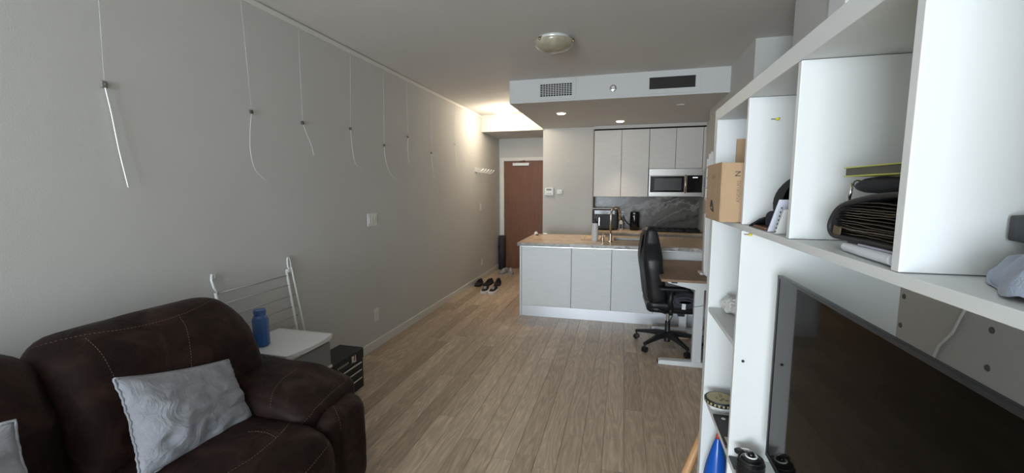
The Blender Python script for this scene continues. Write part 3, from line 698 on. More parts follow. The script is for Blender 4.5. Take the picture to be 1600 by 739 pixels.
# screw cap on the lower divider face
MB().lathe([(.0025, 0), (.0042, 0), (.0042, .0015), (.0025, .0015)], (.352, Y1-.016, 1.068), 16, rx).build('screw_cap', blk, t)
MB().lathe([(0, 0), (.0025, 0), (.0025, .001), (0, .001)], (.352, Y1-.016, 1.068), 12, rx).build('screw_cap', plas, t)
yel = mat('yellow_plastic', (.75, .66, .04), .4)
for (x, z, lab) in ((.398, 1.755, 'yellow wall plug and screw in the divider above the cap shelf'), (.349, 1.440, 'yellow wall plug and screw just under the middle shelf')):
    q = thing('wall_plug', lab, 'wall plug', (x, Y1-.016, z))
    MB().lathe([(0, 0), (.0035, 0), (.0045, .004), (.003, .014), (0, .015)], (x, Y1-.016, z), 10, rx).build('plug', yel, q, smooth=True)
    MB().tube([(x-.004, Y1-.020, z), (x-.016, Y1-.022, z+.0005)], .0012, 6).build('screw', steel, q)

# television
t = thing('television', 'black flat screen television standing in the wide shelf opening', 'television', (.41, .78, .767))
TX, TY1, TY0, TZ0, TZ1 = .400, 1.232, .20, .838, 1.343
tvb = mat('tv_bezel', (.02, .02, .021), .3)
B(TX+.004, TX+.014, TY0, TY1, TZ0, TZ1).build('housing', tvb, t, bevel=.002)
B(TX+.014, TX+.055, TY0+.2, TY1-.2, TZ0+.03, TZ1-.2).build('rear_cover', tvb, t, bevel=.01)
f = MB(); w_ = .007
f.box(TX, TX+.005, TY0, TY1, TZ0, TZ0+.012); f.box(TX, TX+.005, TY0, TY1, TZ1-w_, TZ1); f.box(TX, TX+.005, TY0, TY0+w_, TZ0, TZ1); f.box(TX, TX+.005, TY1-w_, TY1, TZ0, TZ1)
f.build('bezel', mat('tv_rim', (.03, .03, .032), .35, .3), t, bevel=.001)
scr = mat('tv_screen', (.004, .003, .0024), .05, ior=1.22)
B(TX+.0025, TX+.0045, TY0+w_, TY1-w_, TZ0+.012, TZ1-w_).build('screen', scr, t)
for y in (TY0+.2, TY1-.22):
    MB().prism([(TX-.03, .768), (TX+.09, .768), (TX+.09, .775), (TX+.02, TZ0+.01), (TX+.008, TZ0+.01), (TX-.03, .775)], 'y', y-.012, y+.012).build('foot', tvb, t, bevel=.002)

# dark mark card and black canister on the television shelf
tag(B(.329, .40, 1.25, 1.312, .768, .770).build('dark_card', mat('dark_card', (.035, .04, .048), .4)), 'thin dark slate card lying by the divider on the television shelf', 'card')
t = thing('canister', 'black ribbed canister with white bail clasp before the television', 'canister', (.368, 1.262, .767))
cx, cy = .366, 1.232; cz = .768
MB().lathe([(0, 0), (.034, 0), (.036, .004), (.036, .02), (.034, .022), (.036, .024), (.036, .030), (.034, .032), (.036, .034), (.036, .042), (.030, .050), (.022, .056), (0, .057)], (cx, cy, cz), 36).build('jar', blks, t, smooth=True, auto=35)
for z in (.046, .051): MB().tube([(cx+.031*math.cos(R(a)), cy+.031*math.sin(R(a)), cz+z) for a in range(0, 361, 15)], .0018, 6).build('rib', blk, t, smooth=True)
MB().lathe([(0, 0), (.006, 0), (.009, .006), (.009, .010), (.005, .015), (0, .016)], (cx, cy, cz+.056), 20).build('knob', blks, t, smooth=True)
MB().tube([(cx+.014*math.cos(R(a)), cy+.014*math.sin(R(a)), cz+.060) for a in range(150, 400, 15)] + [(cx+.0, cy+.030, cz+.060), (cx-.016, cy+.040, cz+.054)], .0022, 6).build('clasp', plas, t, smooth=True)
MB().lathe([(0, 0), (.012, 0), (.013, .006), (.008, .010), (0, .010)], (cx-.022, cy+.034, cz+.045), 18).build('cap', blk, t, smooth=True, auto=35)

# round tin, tray, blue bottle in the narrow left bay
t = thing('round_tin', 'flat round black tin with a gold printed lid', 'tin', (.373, 1.60, .767))
p = (.366, 1.612, .790)
tl = Matrix.Rotation(R(0), 3, 'Y')
MB().lathe([(0, 0), (.052, 0), (.054, .003), (.054, .013), (.052, .016), (0, .016)], p, 44, tl).build('tin_body', blk, t, smooth=True, auto=35)
gold = mat('gold_print', (.40, .34, .17), .45)
MB().lathe([(0, .0162), (.046, .0162), (.046, .0168), (0, .0168)], p, 44, tl).build('lid_label', gold, t, smooth=True, auto=35)
for (dx, dy, w, l) in ((-.002, -.020, .010, .006), (.006, -.008, .010, .006), (-.016, -.004, .0015, .022), (-.011, -.003, .0015, .018), (.0, .016, .002, .03), (.006, .018, .002, .024), (.018, -.018, .012, .006)):
    B(p[0]+dx-w/2, p[0]+dx+w/2, p[1]+dy-l/2, p[1]+dy+l/2, p[2]+.0168, p[2]+.0172).build('printed_mark', blk, t)
for k in range(24):
    a = R(15*k); B(p[0]+.053, p[0]+.0545, p[1]-.003, p[1]+.003, p[2]+.004, p[2]+.012, rot=Matrix.Rotation(a, 3, 'Z'), piv=(p[0], p[1], p[2])).build('rim_mark', gold, t)
tag(MB().lathe([(0, 0), (.042, 0), (.042, .022), (0, .022)], (.372, 1.62, .767), 32).build('tape_roll', mat('tape_white', (.7, .7, .68), .5), smooth=True, auto=35), 'white round pot carrying the gold lidded tin', 'pot')
t = thing('dark_notebook', 'small black notebook with a white oval sticker lying below the gold lidded tin', 'notebook', (.38, 1.44, .767))
B(.329, .46, 1.352, 1.545, .768, .778).build('cover', mat('notebook_black', (.02, .02, .022), .4), t, bevel=.002)
MB().lathe([(0, 0), (.007, 0), (.007, .0006), (0, .0006)], (.357, 1.515, .778), 18).build('sticker', plas, t)
B(.335, .352, 1.362, 1.40, .778, .7784).build('paper_slip', mat('slip', (.5, .48, .38), .6), t)
t = thing('blue_bottle', 'blue plastic bottle with a small red tip in the lower left bay', 'bottle', (.385, 1.61, .417))
blue = mat('blue_plastic', (.010, .085, .40), .2)
MB().lathe([(0, 0), (.042, 0), (.045, .01), (.045, .06), (.038, .105), (.030, .14), (.020, .18), (.009, .215), (0, .215)], (.372, 1.64, .418), 32).build('flask', blue, t, smooth=True, auto=40)
MB().lathe([(0, 0), (.009, 0), (.006, .020), (0, .022)], (.372, 1.64, .632), 16).build('nozzle', mat('red_tip', (.45, .05, .03), .4), t, smooth=True)
# crumpled bag on the upper narrow shelf
def crum(name, c, s, m_, label, cat, seed, amp=.35, n=9):
    mb = MB().soft(c, s, min(s)*.8, n)
    cc = Vector(c)
    mb.v = [tuple(cc+(Vector(v)-cc)*(1+amp*noise.noise((Vector(v)-cc)*(1.6/min(s))+Vector((seed, 0, 0)))+amp*.5*noise.noise((Vector(v)-cc)*(3.8/min(s))+Vector((0, seed, 0))))) for v in mb.v]
    zmin = min(v[2] for v in mb.v); base = c[2]-s[2]
    mb.v = [(v[0], v[1], base+(v[2]-zmin)) for v in mb.v]
    return tag(mb.build(name, m_, smooth=False), label, cat)
crum('crumpled_bag', (.42, 1.64, 1.117+.028), (.05, .04, .028), mat('clear_bag', (.62, .60, .56), .25, alpha=.75), 'crumpled clear plastic bag on the narrow left shelf', 'plastic bag', 3)

# cardboard box
t = thing('cardboard_box', 'brown cardboard box sticking out of the top left compartment', 'box', (.45, 1.49, 1.467))
bx0, bx1, by0, by1, bz0, bz1 = .284, .60, 1.385, 1.60, 1.468, 1.645
B(bx0, bx1, by0, by1, bz0, bz1).build('carton', card, t, bevel=.002)
B(bx0-.002, bx0-.0002, by0+.0, by1, bz0+.0, bz1+.002).build('flap', card, t)
ink = mat('ink', (.03, .025, .02), .7)
def text(body, size, M, name, m_, parent, label=None):
    c = bpy.data.curves.new(name, 'FONT'); c.body = body; c.size = size; c.extrude = .0001; c.align_x = 'CENTER'; c.align_y = 'CENTER'; c.resolution_u = 2
    tmp = bpy.data.objects.new('tmp', c); COL.objects.link(tmp)
    me = bpy.data.meshes.new_from_object(tmp); bpy.data.objects.remove(tmp); me.materials.clear(); me.materials.append(m_)
    o = bpy.data.objects.new(name, me); COL.objects.link(o); o.parent = parent
    M = M.copy(); M.translation = M.translation - OFF[parent.name]; o.matrix_local = M
    return o
def face_mx(origin, xa, ya):
    xa = Vector(xa).normalized(); ya = Vector(ya).normalized(); za = xa.cross(ya); M = Matrix.Identity(4)
    for i in range(3): M[i][0] = xa[i]; M[i][1] = ya[i]; M[i][2] = za[i]; M[i][3] = origin[i]
    return M
text('N', .022, face_mx((.327, by0-.0012, 1.612), (0, 0, 1), (-1, 0, 0)), 'printed_letter', ink, t)
text('ANDRUSS', .015, face_mx((.331, by0-.0012, 1.560), (0, 0, 1), (-1, 0, 0)), 'printed_text', mat('faint_ink', (.22, .15, .09), .8), t)
text('G D R:', .016, face_mx((bx0-.0035, by0+.10, 1.605), (0, -1, 0), (0, 0, 1)), 'printed_text', mat('faint_ink2', (.25, .16, .09), .8), t)
lg_ = MB()
for (a, b) in (((.085, 1.495), (.105, 1.52)), ((.105, 1.52), (.13, 1.51)), ((.09, 1.505), (.12, 1.53)), ((.12, 1.53), (.13, 1.508)), ((.10, 1.498), (.125, 1.503))):
    lg_.tube([(bx0-.003, by0+a[0], a[1]), (bx0-.003, by0+b[0], b[1])], .0022, 5)
lg_.build('printed_logo', ink, t)
tag(B(.38, .70, 1.65, 1.656, 1.468, 1.74).build('cardboard_sheet', card), 'brown cardboard sheet standing behind the protruding box', 'cardboard sheet')

# black cap and papers
t = thing('baseball_cap', 'black baseball cap propped on its brim against the divider', 'cap', (.43, 1.1, 1.467))
def capf(u, v):
    th = math.pi*u; ph = math.pi*v
    y = 1.062+.135*math.sin(ph)*math.sin(th)**.8; z = 1.536+.066*math.cos(ph)+.006*math.sin(ph)*math.sin(th); x = .392-.050*math.cos(th)*math.sin(ph)
    return (x, y-.35*(z-1.536), z)
MB().grid(capf, 24, 18).build('crown', blackfab, t, smooth=True)
MB().tube([capf(.30, v/16) for v in range(17)], .0015, 5).build('seam', mat('seam_black', (.03, .03, .03), .8), t, smooth=True)
def brim(u, v):
    s_ = (u-.5)*2; x = .392+.055*s_
    y = 1.195+.125*v*(1-.30*s_*s_); z = 1.505-.036*v-.012*s_*s_*(1-v)
    return (x, y, z)
br = MB().grid(brim, 16, 8).build('brim', blackfab, t, smooth=True); so = br.modifiers.new('s', 'SOLIDIFY'); so.thickness = .004
MB().soft((.365, 1.135, 1.493), (.022, .045, .022), .015, 6).build('sweatband', mat('navy_lining', (.012, .014, .03), .9), t, smooth=True)
papw = mat('paper_white', (.62, .64, .72), .6)
def leanpaper(name, y0, y1, z1, thick, m_, label, cat, x0=.331, x1=.56):
    mb = MB().prism([(y0, 1.4685), (y0+thick, 1.4685), (y1+thick, z1), (y1, z1)], 'x', x0, x1)
    return tag(mb.build(name, m_, bevel=.001), label, cat)
leanpaper('envelope', 1.105, 1.04, 1.545, .006, papw, 'white envelope leaning behind the black cap', 'envelope')
lp = leanpaper('letter_sheets', 1.055, 1.008, 1.525, .010, mat('paper_grey', (.55, .55, .53), .6), 'lined printed sheets standing against the divider beside the cap', 'paper')
for k in range(7): B(.3295, .3308, 1.050-k*.005, 1.054-k*.005, 1.472+k*.009, 1.475+k*.009).build('printed_line', ink, lp)
tag(B(.336, .52, 1.145, 1.24, 1.4682, 1.4745).build('brown_booklet', mat('brown_cover', (.17, .08, .045), .5), bevel=.001), 'thin brown booklet lying under the black cap', 'booklet')

# disc wallet with sleeves
t = thing('disc_wallet', 'open black zip disc wallet stuffed with clear sleeves', 'disc wallet', (.5, .75, 1.467))
def shell(u, v, off=0):
    # profile in (y, z): spine curve on +y side
    pts = [(.648, 1.562), (.70, 1.560), (.76, 1.553), (.82, 1.540), (.846, 1.520), (.853, 1.503), (.842, 1.491), (.82, 1.489), (.75, 1.490), (.648, 1.490)]
    k = u*(len(pts)-1); i = min(int(k), len(pts)-2); f = k-i
    p0, p1, p2, p3 = [Vector(pts[max(0, min(len(pts)-1, j))]) for j in (i-1, i, i+1, i+2)]
    q = .5*((2*p1)+(p2-p0)*f+(2*p0-5*p1+4*p2-p3)*f*f+(3*p1-p0-3*p2+p3)*f**3)
    return (.352+.30*v, q.x, q.y)
sh = MB().grid(lambda u, v: shell(u, v), 44, 6).build('cover', blackfab, t, smooth=True); so = sh.modifiers.new('s', 'SOLIDIFY'); so.thickness = .006; so.offset = 0
MB().tube([shell(k/43, 0) for k in range(44)], .004, 6).build('zip_edge', mat('zip_black', (.02, .02, .02), .6), t, smooth=True)
slv = mat('sleeve_brown', (.018, .013, .010), .22); slv2 = mat('sleeve_clear', (.06, .048, .038), .12)
for k in range(13):
    z = 1.4965+k*.0043; yb = .842-.0012*abs(k-4)**1.3; sag = .004*math.sin(k*1.7)
    me = MB().grid(lambda u, v: (.357+.002*math.sin(k*2.3)+.27*v, .648+(yb-.648)*u, z+.002*math.sin(3*u+k)*(1-u)+.0018*noise.noise(Vector((u*6, k*3.1, v*3)))), 14, 5)
    o = me.build('sleeve', slv2 if k in (2, 9, 12) else slv, t, smooth=True); so = o.modifiers.new('s', 'SOLIDIFY'); so.thickness = .0016
B(.351, .353, .815, .838, 1.492, 1.506, rot=Matrix.Rotation(R(8), 3, 'X')).build('disc_edge', mat('tan_sleeve', (.10, .075, .045), .4), t)
t = thing('rolled_cloth', 'dark rolled cloth bundle with a silver ring on top of the disc wallet', 'cloth roll', (.42, .76, 1.565))
pts = [(.388, .650+k*.0245, 1.574+.001*math.sin(k*1.3)) for k in range(9)]
MB().tube(pts, [.0125, .0135, .013, .014, .0135, .014, .013, .012, .007], 16).build('rolled_fabric', greydark, t, smooth=True)
MB().tube([(.388+.006*math.cos(R(a)), .854, 1.577+.006*math.sin(R(a))) for a in range(0, 361, 30)], .0014, 6).build('ring', chrome, t)
MB().tube([(.384, .862, 1.579), (.382, .864, 1.545)], .0028, 8).build('pin', chrome, t, smooth=True)
t = thing('yellow_book', 'thin notebook with yellow cover edges on top of the pile', 'book', (.5, .75, 1.589))
yl = mat('book_yellow', (.50, .52, .09), .5)
rb = Matrix.Rotation(R(2), 3, 'X')
B(.372, .56, .645, .868, 1.5895, 1.5915).build('cover', yl, t, bevel=.0005)
B(.374, .56, .645, .864, 1.5918, 1.6035).build('page_block', mat('page_dark', (.10, .09, .07), .7), t)
B(.372, .56, .645, .868, 1.6038, 1.6058).build('cover', yl, t, bevel=.0005)
t = thing('paper_tube', 'white rolled paper lying under the disc wallet', 'paper', (.42, .75, 1.467))
MB().tube([(.343, .650, 1.4765), (.348, .72, 1.4758), (.356, .80, 1.475)], .0075, 14).build('roll', mat('paper_cool', (.68, .70, .74), .5), t, smooth=True, auto=40)
tag(B(.346, .60, .652, .745, 1.4842, 1.4865).build('loose_sheets', mat('sheet_mauve', (.42, .40, .50), .5)), 'flat mauve tinted sheets under the disc wallet', 'paper')
tag(B(.375, .60, .655, .842, 1.4775, 1.4835, ).build('black_folder', blk, bevel=.001), 'thin black folder pressed between wallet and white roll', 'folder')

# next compartment: black object and blue grey cloth
t = thing('black_case', 'small black case edge cut by the right side of the frame', 'case', (.46, .55, 1.51))
MB().soft((.472, .524, 1.5255), (.050, .080, .0165), .006, 6).build('case_body', mat('case_black', (.018, .02, .024), .45), t, smooth=True)
MB().soft((.515, .51, 1.488), (.025, .05, .0195), .006, 5).build('case_foot', blackfab, t, smooth=True)
def clothf(u, v):
    a = u*2*math.pi; rr = .10+.03*noise.noise(Vector((math.cos(a)*1.2, math.sin(a)*1.2, 2.2)))
    s_ = math.sin(v*math.pi/2)
    x = .424+rr*.71*math.cos(a)*s_; y = .483+rr*.94*math.sin(a)*s_
    f_ = .020*noise.noise(Vector((x*26, y*26, .5)))+.012*noise.noise(Vector((x*60, y*50, 4)))
    z = 1.469+max(0, (.034*math.cos(v*math.pi/2)**.6+f_*(1 if v < .95 else .3)))
    return (x, y, z)
# ------------------------------------------------------------------ wall details behind the shelving
for i, (y, z, lab) in enumerate(((1.835, 1.172, 'dark plug hole upper left behind the television'), (1.839, 1.062, 'dark plug hole lower left behind the television'), (1.45, 1.172, 'dark plug hole upper right behind the television'), (1.449, 1.062, 'dark plug hole lower right behind the television'))):
    tag(MB().lathe([(0, 0), (.010, 0), (.009, .002), (.004, .0025), (0, .001)], (RX-.0001, y, z), 16, Matrix.Rotation(R(-90), 3, 'Y')).build('plug_hole', mat('plug_grey', (.13, .12, .11), .6)), lab, 'wall plug', 'plug holes in the wall behind the television')
tag(MB().tube([(RX-.006, 1.535, 1.22), (RX-.006, 1.555, 1.18), (RX-.006, 1.58, 1.12), (RX-.006, 1.63, 1.06), (RX-.006, 1.66, .98), (RX-.006, 1.67, .8)], .004, 8).build('white_cable', plas, smooth=True), 'white cable running down the wall behind the television', 'cable')
t = thing('black_clip', 'small black clamp on the far end of the shelving top', 'clamp', (.36, 1.22, UT))
MB().soft((.352, 1.235, UT+.0065), (.014, .022, .006), .005, 4).build('clamp_body', blk, t, smooth=True)
MB().tube([(.352, 1.22, UT+.010), (.36, 1.17, UT+.012), (.37, 1.12, UT+.008), (.378, 1.09, UT+.004)], .003, 6).build('clamp_arm', blk, t, smooth=True)

# cloth (denser) in the right compartment
t = tag(MB().grid(clothf, 64, 26, True).build('crumpled_cloth', bluegrey, smooth=True), 'crumpled blue grey cloth on the shelf at the right', 'cloth')

# leaning wooden leg beyond the unit
t = thing('wooden_easel_leg', 'slanting pale wooden leg beyond the shelving end panel', 'stool leg', (.18, 2.0, 0))
A = Vector((.225, 1.93, .0)); Bp = Vector((.50, 2.15, .62))
MB().tube([A, A.lerp(Bp, .5), Bp], [.017, .019, .021], 14).build('leg', beech, t, smooth=True)

# ------------------------------------------------------------------ sofa
t = thing('sofa', 'dark brown leather reclining sofa with contrast stitching by the left wall', 'sofa', (-1.8, .85, 0))
def sb(name, c, h, r, n=14, warp=None, puff=(0, 0, 0), rough=.006, seed=0, parent=t, m_=leath):
    mb = MB().soft(c, h, r, n, warp, puff)
    cc = Vector((seed, seed*.3, 0))
    mb.v = [tuple(Vector(v)+Vector((1, .4, .7))*rough*(noise.noise(Vector(v)*7+cc)+.5*noise.noise(Vector(v)*17+cc))) for v in mb.v]
    o = mb.build(name, m_, parent, smooth=True)
    return o, mb
sb('base', (-1.76, .82, .225), (.44, .98, .185), .05, 14)
B(-2.15, -1.36, -.1, 1.76, 0, .05).build('plinth', dark, t)
# back frame behind the cushions
sb('back_frame', (-2.155, .82, .50), (.12, .985, .38), .07, 12)
def backwarp(yc, hy, lean=.30, bulge=.05, rdrop=.13):
    def w(p):
        u = p.z/.29   # -1..1
        ty = p.y/hy
        p = p.copy()
        if ty > 0:
            edge = max(0, (ty-.50)/.50); p.z -= rdrop*edge**2.4*max(0, (u+.4))
        p.x += -lean*.29*(u+1)*.5 + bulge*math.cos(u*1.3)*(1-.35*ty*ty)
        return p
    return w
def back_cushion(name, y0, y1, seed):
    yc, hy = (y0+y1)/2, (y1-y0)/2
    o, mb = sb(name, (-1.93, yc, .71), (.135, hy, .31), .125 if seed == 1 else .11, 20, backwarp(yc, hy, lean=.42, rdrop=.13 if seed == 1 else .0), (.02, .0, .01), .007, seed)
    return o, mb
c1, m1 = back_cushion('back_cushion', .93, 1.80, 1)
c2, m2 = back_cushion('back_cushion', .10, .955, 5)
s1, n1 = sb('seat_cushion', (-1.56, 1.235, .40), (.36, .30, .125), .085, 16, lambda p: Vector((p.x, p.y, p.z-(.05*max(0, (p.x-.12)/.24)**2))), (.015, 0, .025), .006, 2)
s2, n2 = sb('seat_cushion', (-1.56, .62, .40), (.36, .30, .125), .085, 14, lambda p: Vector((p.x, p.y, p.z-(.05*max(0, (p.x-.12)/.24)**2))), (.015, 0, .025), .006, 3)
# arm: body and pillow top
a1, am1 = sb('arm_body', (-1.68, 1.70, .275), (.415, .16, .245), .09, 14, None, (.012, .015, 0), .005, 4)
def armw(p):
    q = p.copy(); u = (p.x)/.40
    q.z += -.055*max(0, u-.15)**1.6 + .012*math.cos(u*2)
    q.y *= 1+.10*max(0, u)-.06*max(0, -u)
    return q
a2, am2 = sb('arm_pad', (-1.765, 1.685, .545), (.40, .195, .078), .055, 20, armw, (.02, .01, .022), .008, 6)
# stitched seams projected onto the cushions
stitchm = mat('stitch_tan', (.15, .095, .075), .8)
def seam(parent, mb, pts, name='stitching', step=.013, r=.0012):
    """stitched seam: a curve through 3D points, laid onto the nearest surface of the cushion"""
    bv = BVHTree.FromPolygons([Vector(v) for v in mb.v], mb.f)
    P = [Vector(p) for p in pts]; path = []
    for i in range(len(P)-1):
        p0, p1, p2, p3 = P[max(i-1, 0)], P[i], P[i+1], P[min(i+2, len(P)-1)]
        for q in range(14):
            u = q/14; path.append(.5*((2*p1)+(p2-p0)*u+(2*p0-5*p1+4*p2-p3)*u*u+(3*p1-p0-3*p2+p3)*u**3))
    path.append(P[-1]); hit = []
    for p in path:
        h = bv.find_nearest(p)
        n_ = h[1] if h[1].dot(h[0]-Vector((-2.0, h[0].y, .3))) > 0 else -h[1]
        hit.append((h[0]+n_*.0009, n_))
    pos = [hit[0][0]]; acc = 0
    for (a, _), (b, _) in zip(hit, hit[1:]):
        L = (b-a).length; k = 1
        while acc+L >= step*.5*k:
            pos.append(a.lerp(b, max(0, min(1, (step*.5*k-acc)/max(L, 1e-6))))); k += 1
        acc = acc+L-step*.5*(k-1)
    out = MB()
    for i in range(0, len(pos)-1, 2): out.tube([pos[i], pos[i+1]], r, 5)
    out.build(name, stitchm, parent, smooth=True, kind='stuff')
    MB().tube([h+Vector((0, 0, -.005)) for h, _ in hit], .0018, 5).build('seam', mat('seam_dark', (.006, .003, .0025), .8), parent, smooth=True)
seam(c1, m1, [(-2.064, 0.977, 0.992), (-2.011, 1.015, 1.012), (-1.981, 1.099, 1.014), (-1.956, 1.176, 1.006), (-1.944, 1.323, 0.995), (-1.955, 1.49, 1.0), (-1.995, 1.645, 1.01)])
seam(c1, m1, [(-1.963, 1.087, 1.005), (-1.914, 1.088, 0.974), (-1.87, 1.089, 0.923), (-1.844, 1.092, 0.866), (-1.81, 1.1, 0.78), (-1.79, 1.1, 0.65)])
seam(c1, m1, [(-1.952, 1.428, 0.997), (-1.899, 1.412, 0.961), (-1.854, 1.39, 0.907), (-1.824, 1.371, 0.835), (-1.811, 1.358, 0.8), (-1.79, 1.34, 0.68)])
seam(c2, m2, [(-1.97, 0.2, 1.0), (-1.95, 0.45, 1.0), (-1.96, 0.7, 1.01), (-2.03, 0.9, 1.0)])
seam(a2, am2, [(-1.608, 1.735, 0.641), (-1.589, 1.62, 0.639), (-1.555, 1.529, 0.622), (-1.525, 1.483, 0.575)])
seam(a2, am2, [(-1.4, 1.84, 0.57), (-1.389, 1.819, 0.56), (-1.379, 1.685, 0.555), (-1.375, 1.584, 0.54), (-1.4, 1.5, 0.51)])
seam(s1, n1, [(-1.506, 1.34, 0.548), (-1.441, 1.357, 0.546), (-1.367, 1.348, 0.536)])
seam(s1, n1, [(-1.42, 1.495, 0.552), (-1.387, 1.411, 0.538), (-1.369, 1.336, 0.537), (-1.358, 1.219, 0.537), (-1.369, 1.122, 0.538), (-1.38, 0.97, 0.538)])
seam(s1, n1, [(-1.24, 1.51, 0.45), (-1.221, 1.46, 0.449), (-1.203, 1.311, 0.436), (-1.2, 1.1, 0.43)])
seam(a1, am1, [(-1.354, 1.671, 0.518), (-1.286, 1.627, 0.492), (-1.259, 1.608, 0.401), (-1.264, 1.6, 0.223), (-1.264, 1.6, 0.08)])
# pillows
def pillow(name, TL, TR, BR, BL, th, m_, label, seed, n=44):
    TL, TR, BR, BL = map(Vector, (TL, TR, BR, BL))
    nn = (TR-TL).cross(BL-TL).normalized()
    if nn.x < 0: nn = -nn
    t = thing(name, label, 'pillow', tuple((BL+BR)/2))
    mb = MB()
    def side(s_):
        def f(u, v):
            a, b = 2*u-1, 2*v-1
            # edges pulled inwards between the corners
            uu = u - .030*a*(1-b*b)*-1*-1; vv = v - .035*b*(1-a*a)
            p = TL.lerp(TR, uu).lerp(BL.lerp(BR, uu), vv)
            e = max(0, (1-abs(a)**2.4)*(1-abs(b)**2.4))
            z = th*e**.55
            w = noise.noise(Vector((u*2.2+seed, v*1.8, .3)))*.012 + (.5-abs(noise.noise(Vector((u*1.5+v*5+seed, v*2.5-u*3.5, 1)))))*.016-.006
            rip = (.3-abs(noise.noise(Vector((u*4+v*10+seed, v*6-u*8, 3)))))*.008
            w2 = noise.noise(Vector((u*2.5+seed, v*14, 9)))*.006*(1-abs(b))**.3
            return p + nn*s_*(z + (w*1.0+rip+w2)*min(1, e*4)) + nn*.006*noise.noise(Vector((u*9, v*9, seed)))
        return f
    mb.grid(side(1), n, n); mb.grid(side(-1), n, n)
    me = mb
    o = me.build('pillowcase', m_, t, smooth=True)
    bm = bmesh.new(); bm.from_mesh(o.data); bmesh.ops.remove_doubles(bm, verts=bm.verts, dist=.0006); bmesh.ops.recalc_face_normals(bm, faces=bm.faces); bm.to_mesh(o.data); bm.free()
    o.data.polygons.foreach_set('use_smooth', [True]*len(o.data.polygons))
    edge = []
    for k in range(n): edge.append(side(1)(k/(n-1), 0))
    for k in range(1, n): edge.append(side(1)(1, k/(n-1)))
    for k in range(1, n): edge.append(side(1)(1-k/(n-1), 1))
    for k in range(1, n): edge.append(side(1)(0, 1-k/(n-1)))
    edge = [e_+nn*.002*math.sin(i*1.9) for i, e_ in enumerate(edge)]
    MB().tube(edge, .0042, 6).build('hem', m_, t, smooth=True)
    return t
pillow('pillow', (-1.72, 1.018, .905), (-1.80, 1.526, .76), (-1.62, 1.485, .505), (-1.62, 1.00, .545), .065, greyfab, 'large wrinkled grey pillow leaning on the sofa back', 1.7)
pillow('pillow', (-1.80, .34, .97), (-1.70, .757, .90), (-1.64, .765, .61), (-1.64, .34, .60), .06, greyfab, 'second grey pillow cut off by the left edge', 6.1, 30)

# ------------------------------------------------------------------ things by the left wall
# drying rack leaning
t = thing('drying_rack', 'folded white wire clothes drying rack leaning on the wall', 'drying rack', (-2.28, 2.2, 0))
wm = mat('rack_white', (.72, .72, .70), .35); wr = mat('rack_wire', (.42, .42, .41), .4)
def wall_lean(y, z, d=0): return (LX+.012+(1.07-z)*.10+d, y, z)
MB().tube([wall_lean(2.455, .99), wall_lean(2.475, .5), wall_lean(2.485, .02)], .009, 8).build('leg', wm, t, smooth=True)
MB().tube([wall_lean(2.49, 1.01, .012), wall_lean(2.535, .5, .012), wall_lean(2.56, .02, .012)], .006, 8).build('leg', wm, t, smooth=True)
MB().tube([wall_lean(1.905, .96), wall_lean(1.93, .5), wall_lean(1.94, .02)], .009, 8).build('leg', wm, t, smooth=True)
for z in (.955, .885, .805, .725, .655, .585): MB().tube([wall_lean(1.925 if z < .93 else 1.905, z-.0, .0), wall_lean(2.50, z+.0)], .0035, 6).build('wire', wr, t, smooth=True)
def loop(yc, zc, nm):
    pts = [wall_lean(yc+.014*math.sin(R(a)), zc+.045*math.cos(R(a)), 0) for a in range(0, 361, 30)]
    MB().tube(pts, .0065, 8).build(nm, wm, t, smooth=True)
loop(2.487, 1.035, 'hook')
MB().tube([wall_lean(1.925, .95), wall_lean(1.902, .99), wall_lean(1.893, 1.04), wall_lean(1.900, 1.07), wall_lean(1.915, 1.065), wall_lean(1.915, 1.045)], .0075, 8).build('hook', wm, t, smooth=True)
MB().soft(wall_lean(2.475, .985), (.012, .022, .014), .008, 4).build('joint', wm, t, smooth=True)

# plastic drawer cart
cxa, cxb, cya, cyb, cz = -2.285, -1.855, 1.935, 2.332, .608
t = thing('drawer_cart', 'white topped plastic drawer cart with translucent grey drawers', 'drawer cart', (-2.07, 2.13, 0))
def topoly(ex, bow):
    p = [(cxa-ex, cya-ex), (cxb-.0, cya-ex)] + [(cxb+bow*math.sin(math.pi*k/10), cya-ex+(cyb-cya+2*ex)*k/10) for k in range(1, 10)] + [(cxb, cyb+ex), (cxa-ex, cyb+ex)]
    return p
MB().prism(topoly(0, .028), 'z', cz-.028, cz-.004).build('top', mat('cart_white', (.88, .89, .89), .3), t, bevel=.004)
rim = MB(); pl = topoly(0, .028); pl = pl+[pl[0]]
rim.tube([(a, b, cz-.004) for a, b in pl], .005, 6); rim.build('top_rim', plas, t, smooth=True)
smoke = mat('smoky_plastic', (.24, .25, .25), .25, alpha=1)
for (a, b) in ((cxa+.01, cya+.01), (cxa+.01, cyb-.035), (cxb-.04, cya+.01), (cxb-.04, cyb-.035)): B(a, a+.025, b, b+.025, 0, cz-.028).build('post', plas, t, bevel=.003)
for k in range(3):
    z0 = .03+k*.185
    dd = B(cxa+.02, cxb-.002, cya+.02, cyb-.02, z0, z0+.16).build('drawer', smoke, t, bevel=.008)
    B(cxb-.004, cxb+.0, (cya+cyb)/2-.05, (cya+cyb)/2+.05, z0+.06, z0+.075).build('handle', smoke, dd, bevel=.001)
    B(cxa+.01, cxb-.004, cya+.008, cyb-.008, z0+.163, z0+.18).build('rail', plas, t, bevel=.002)
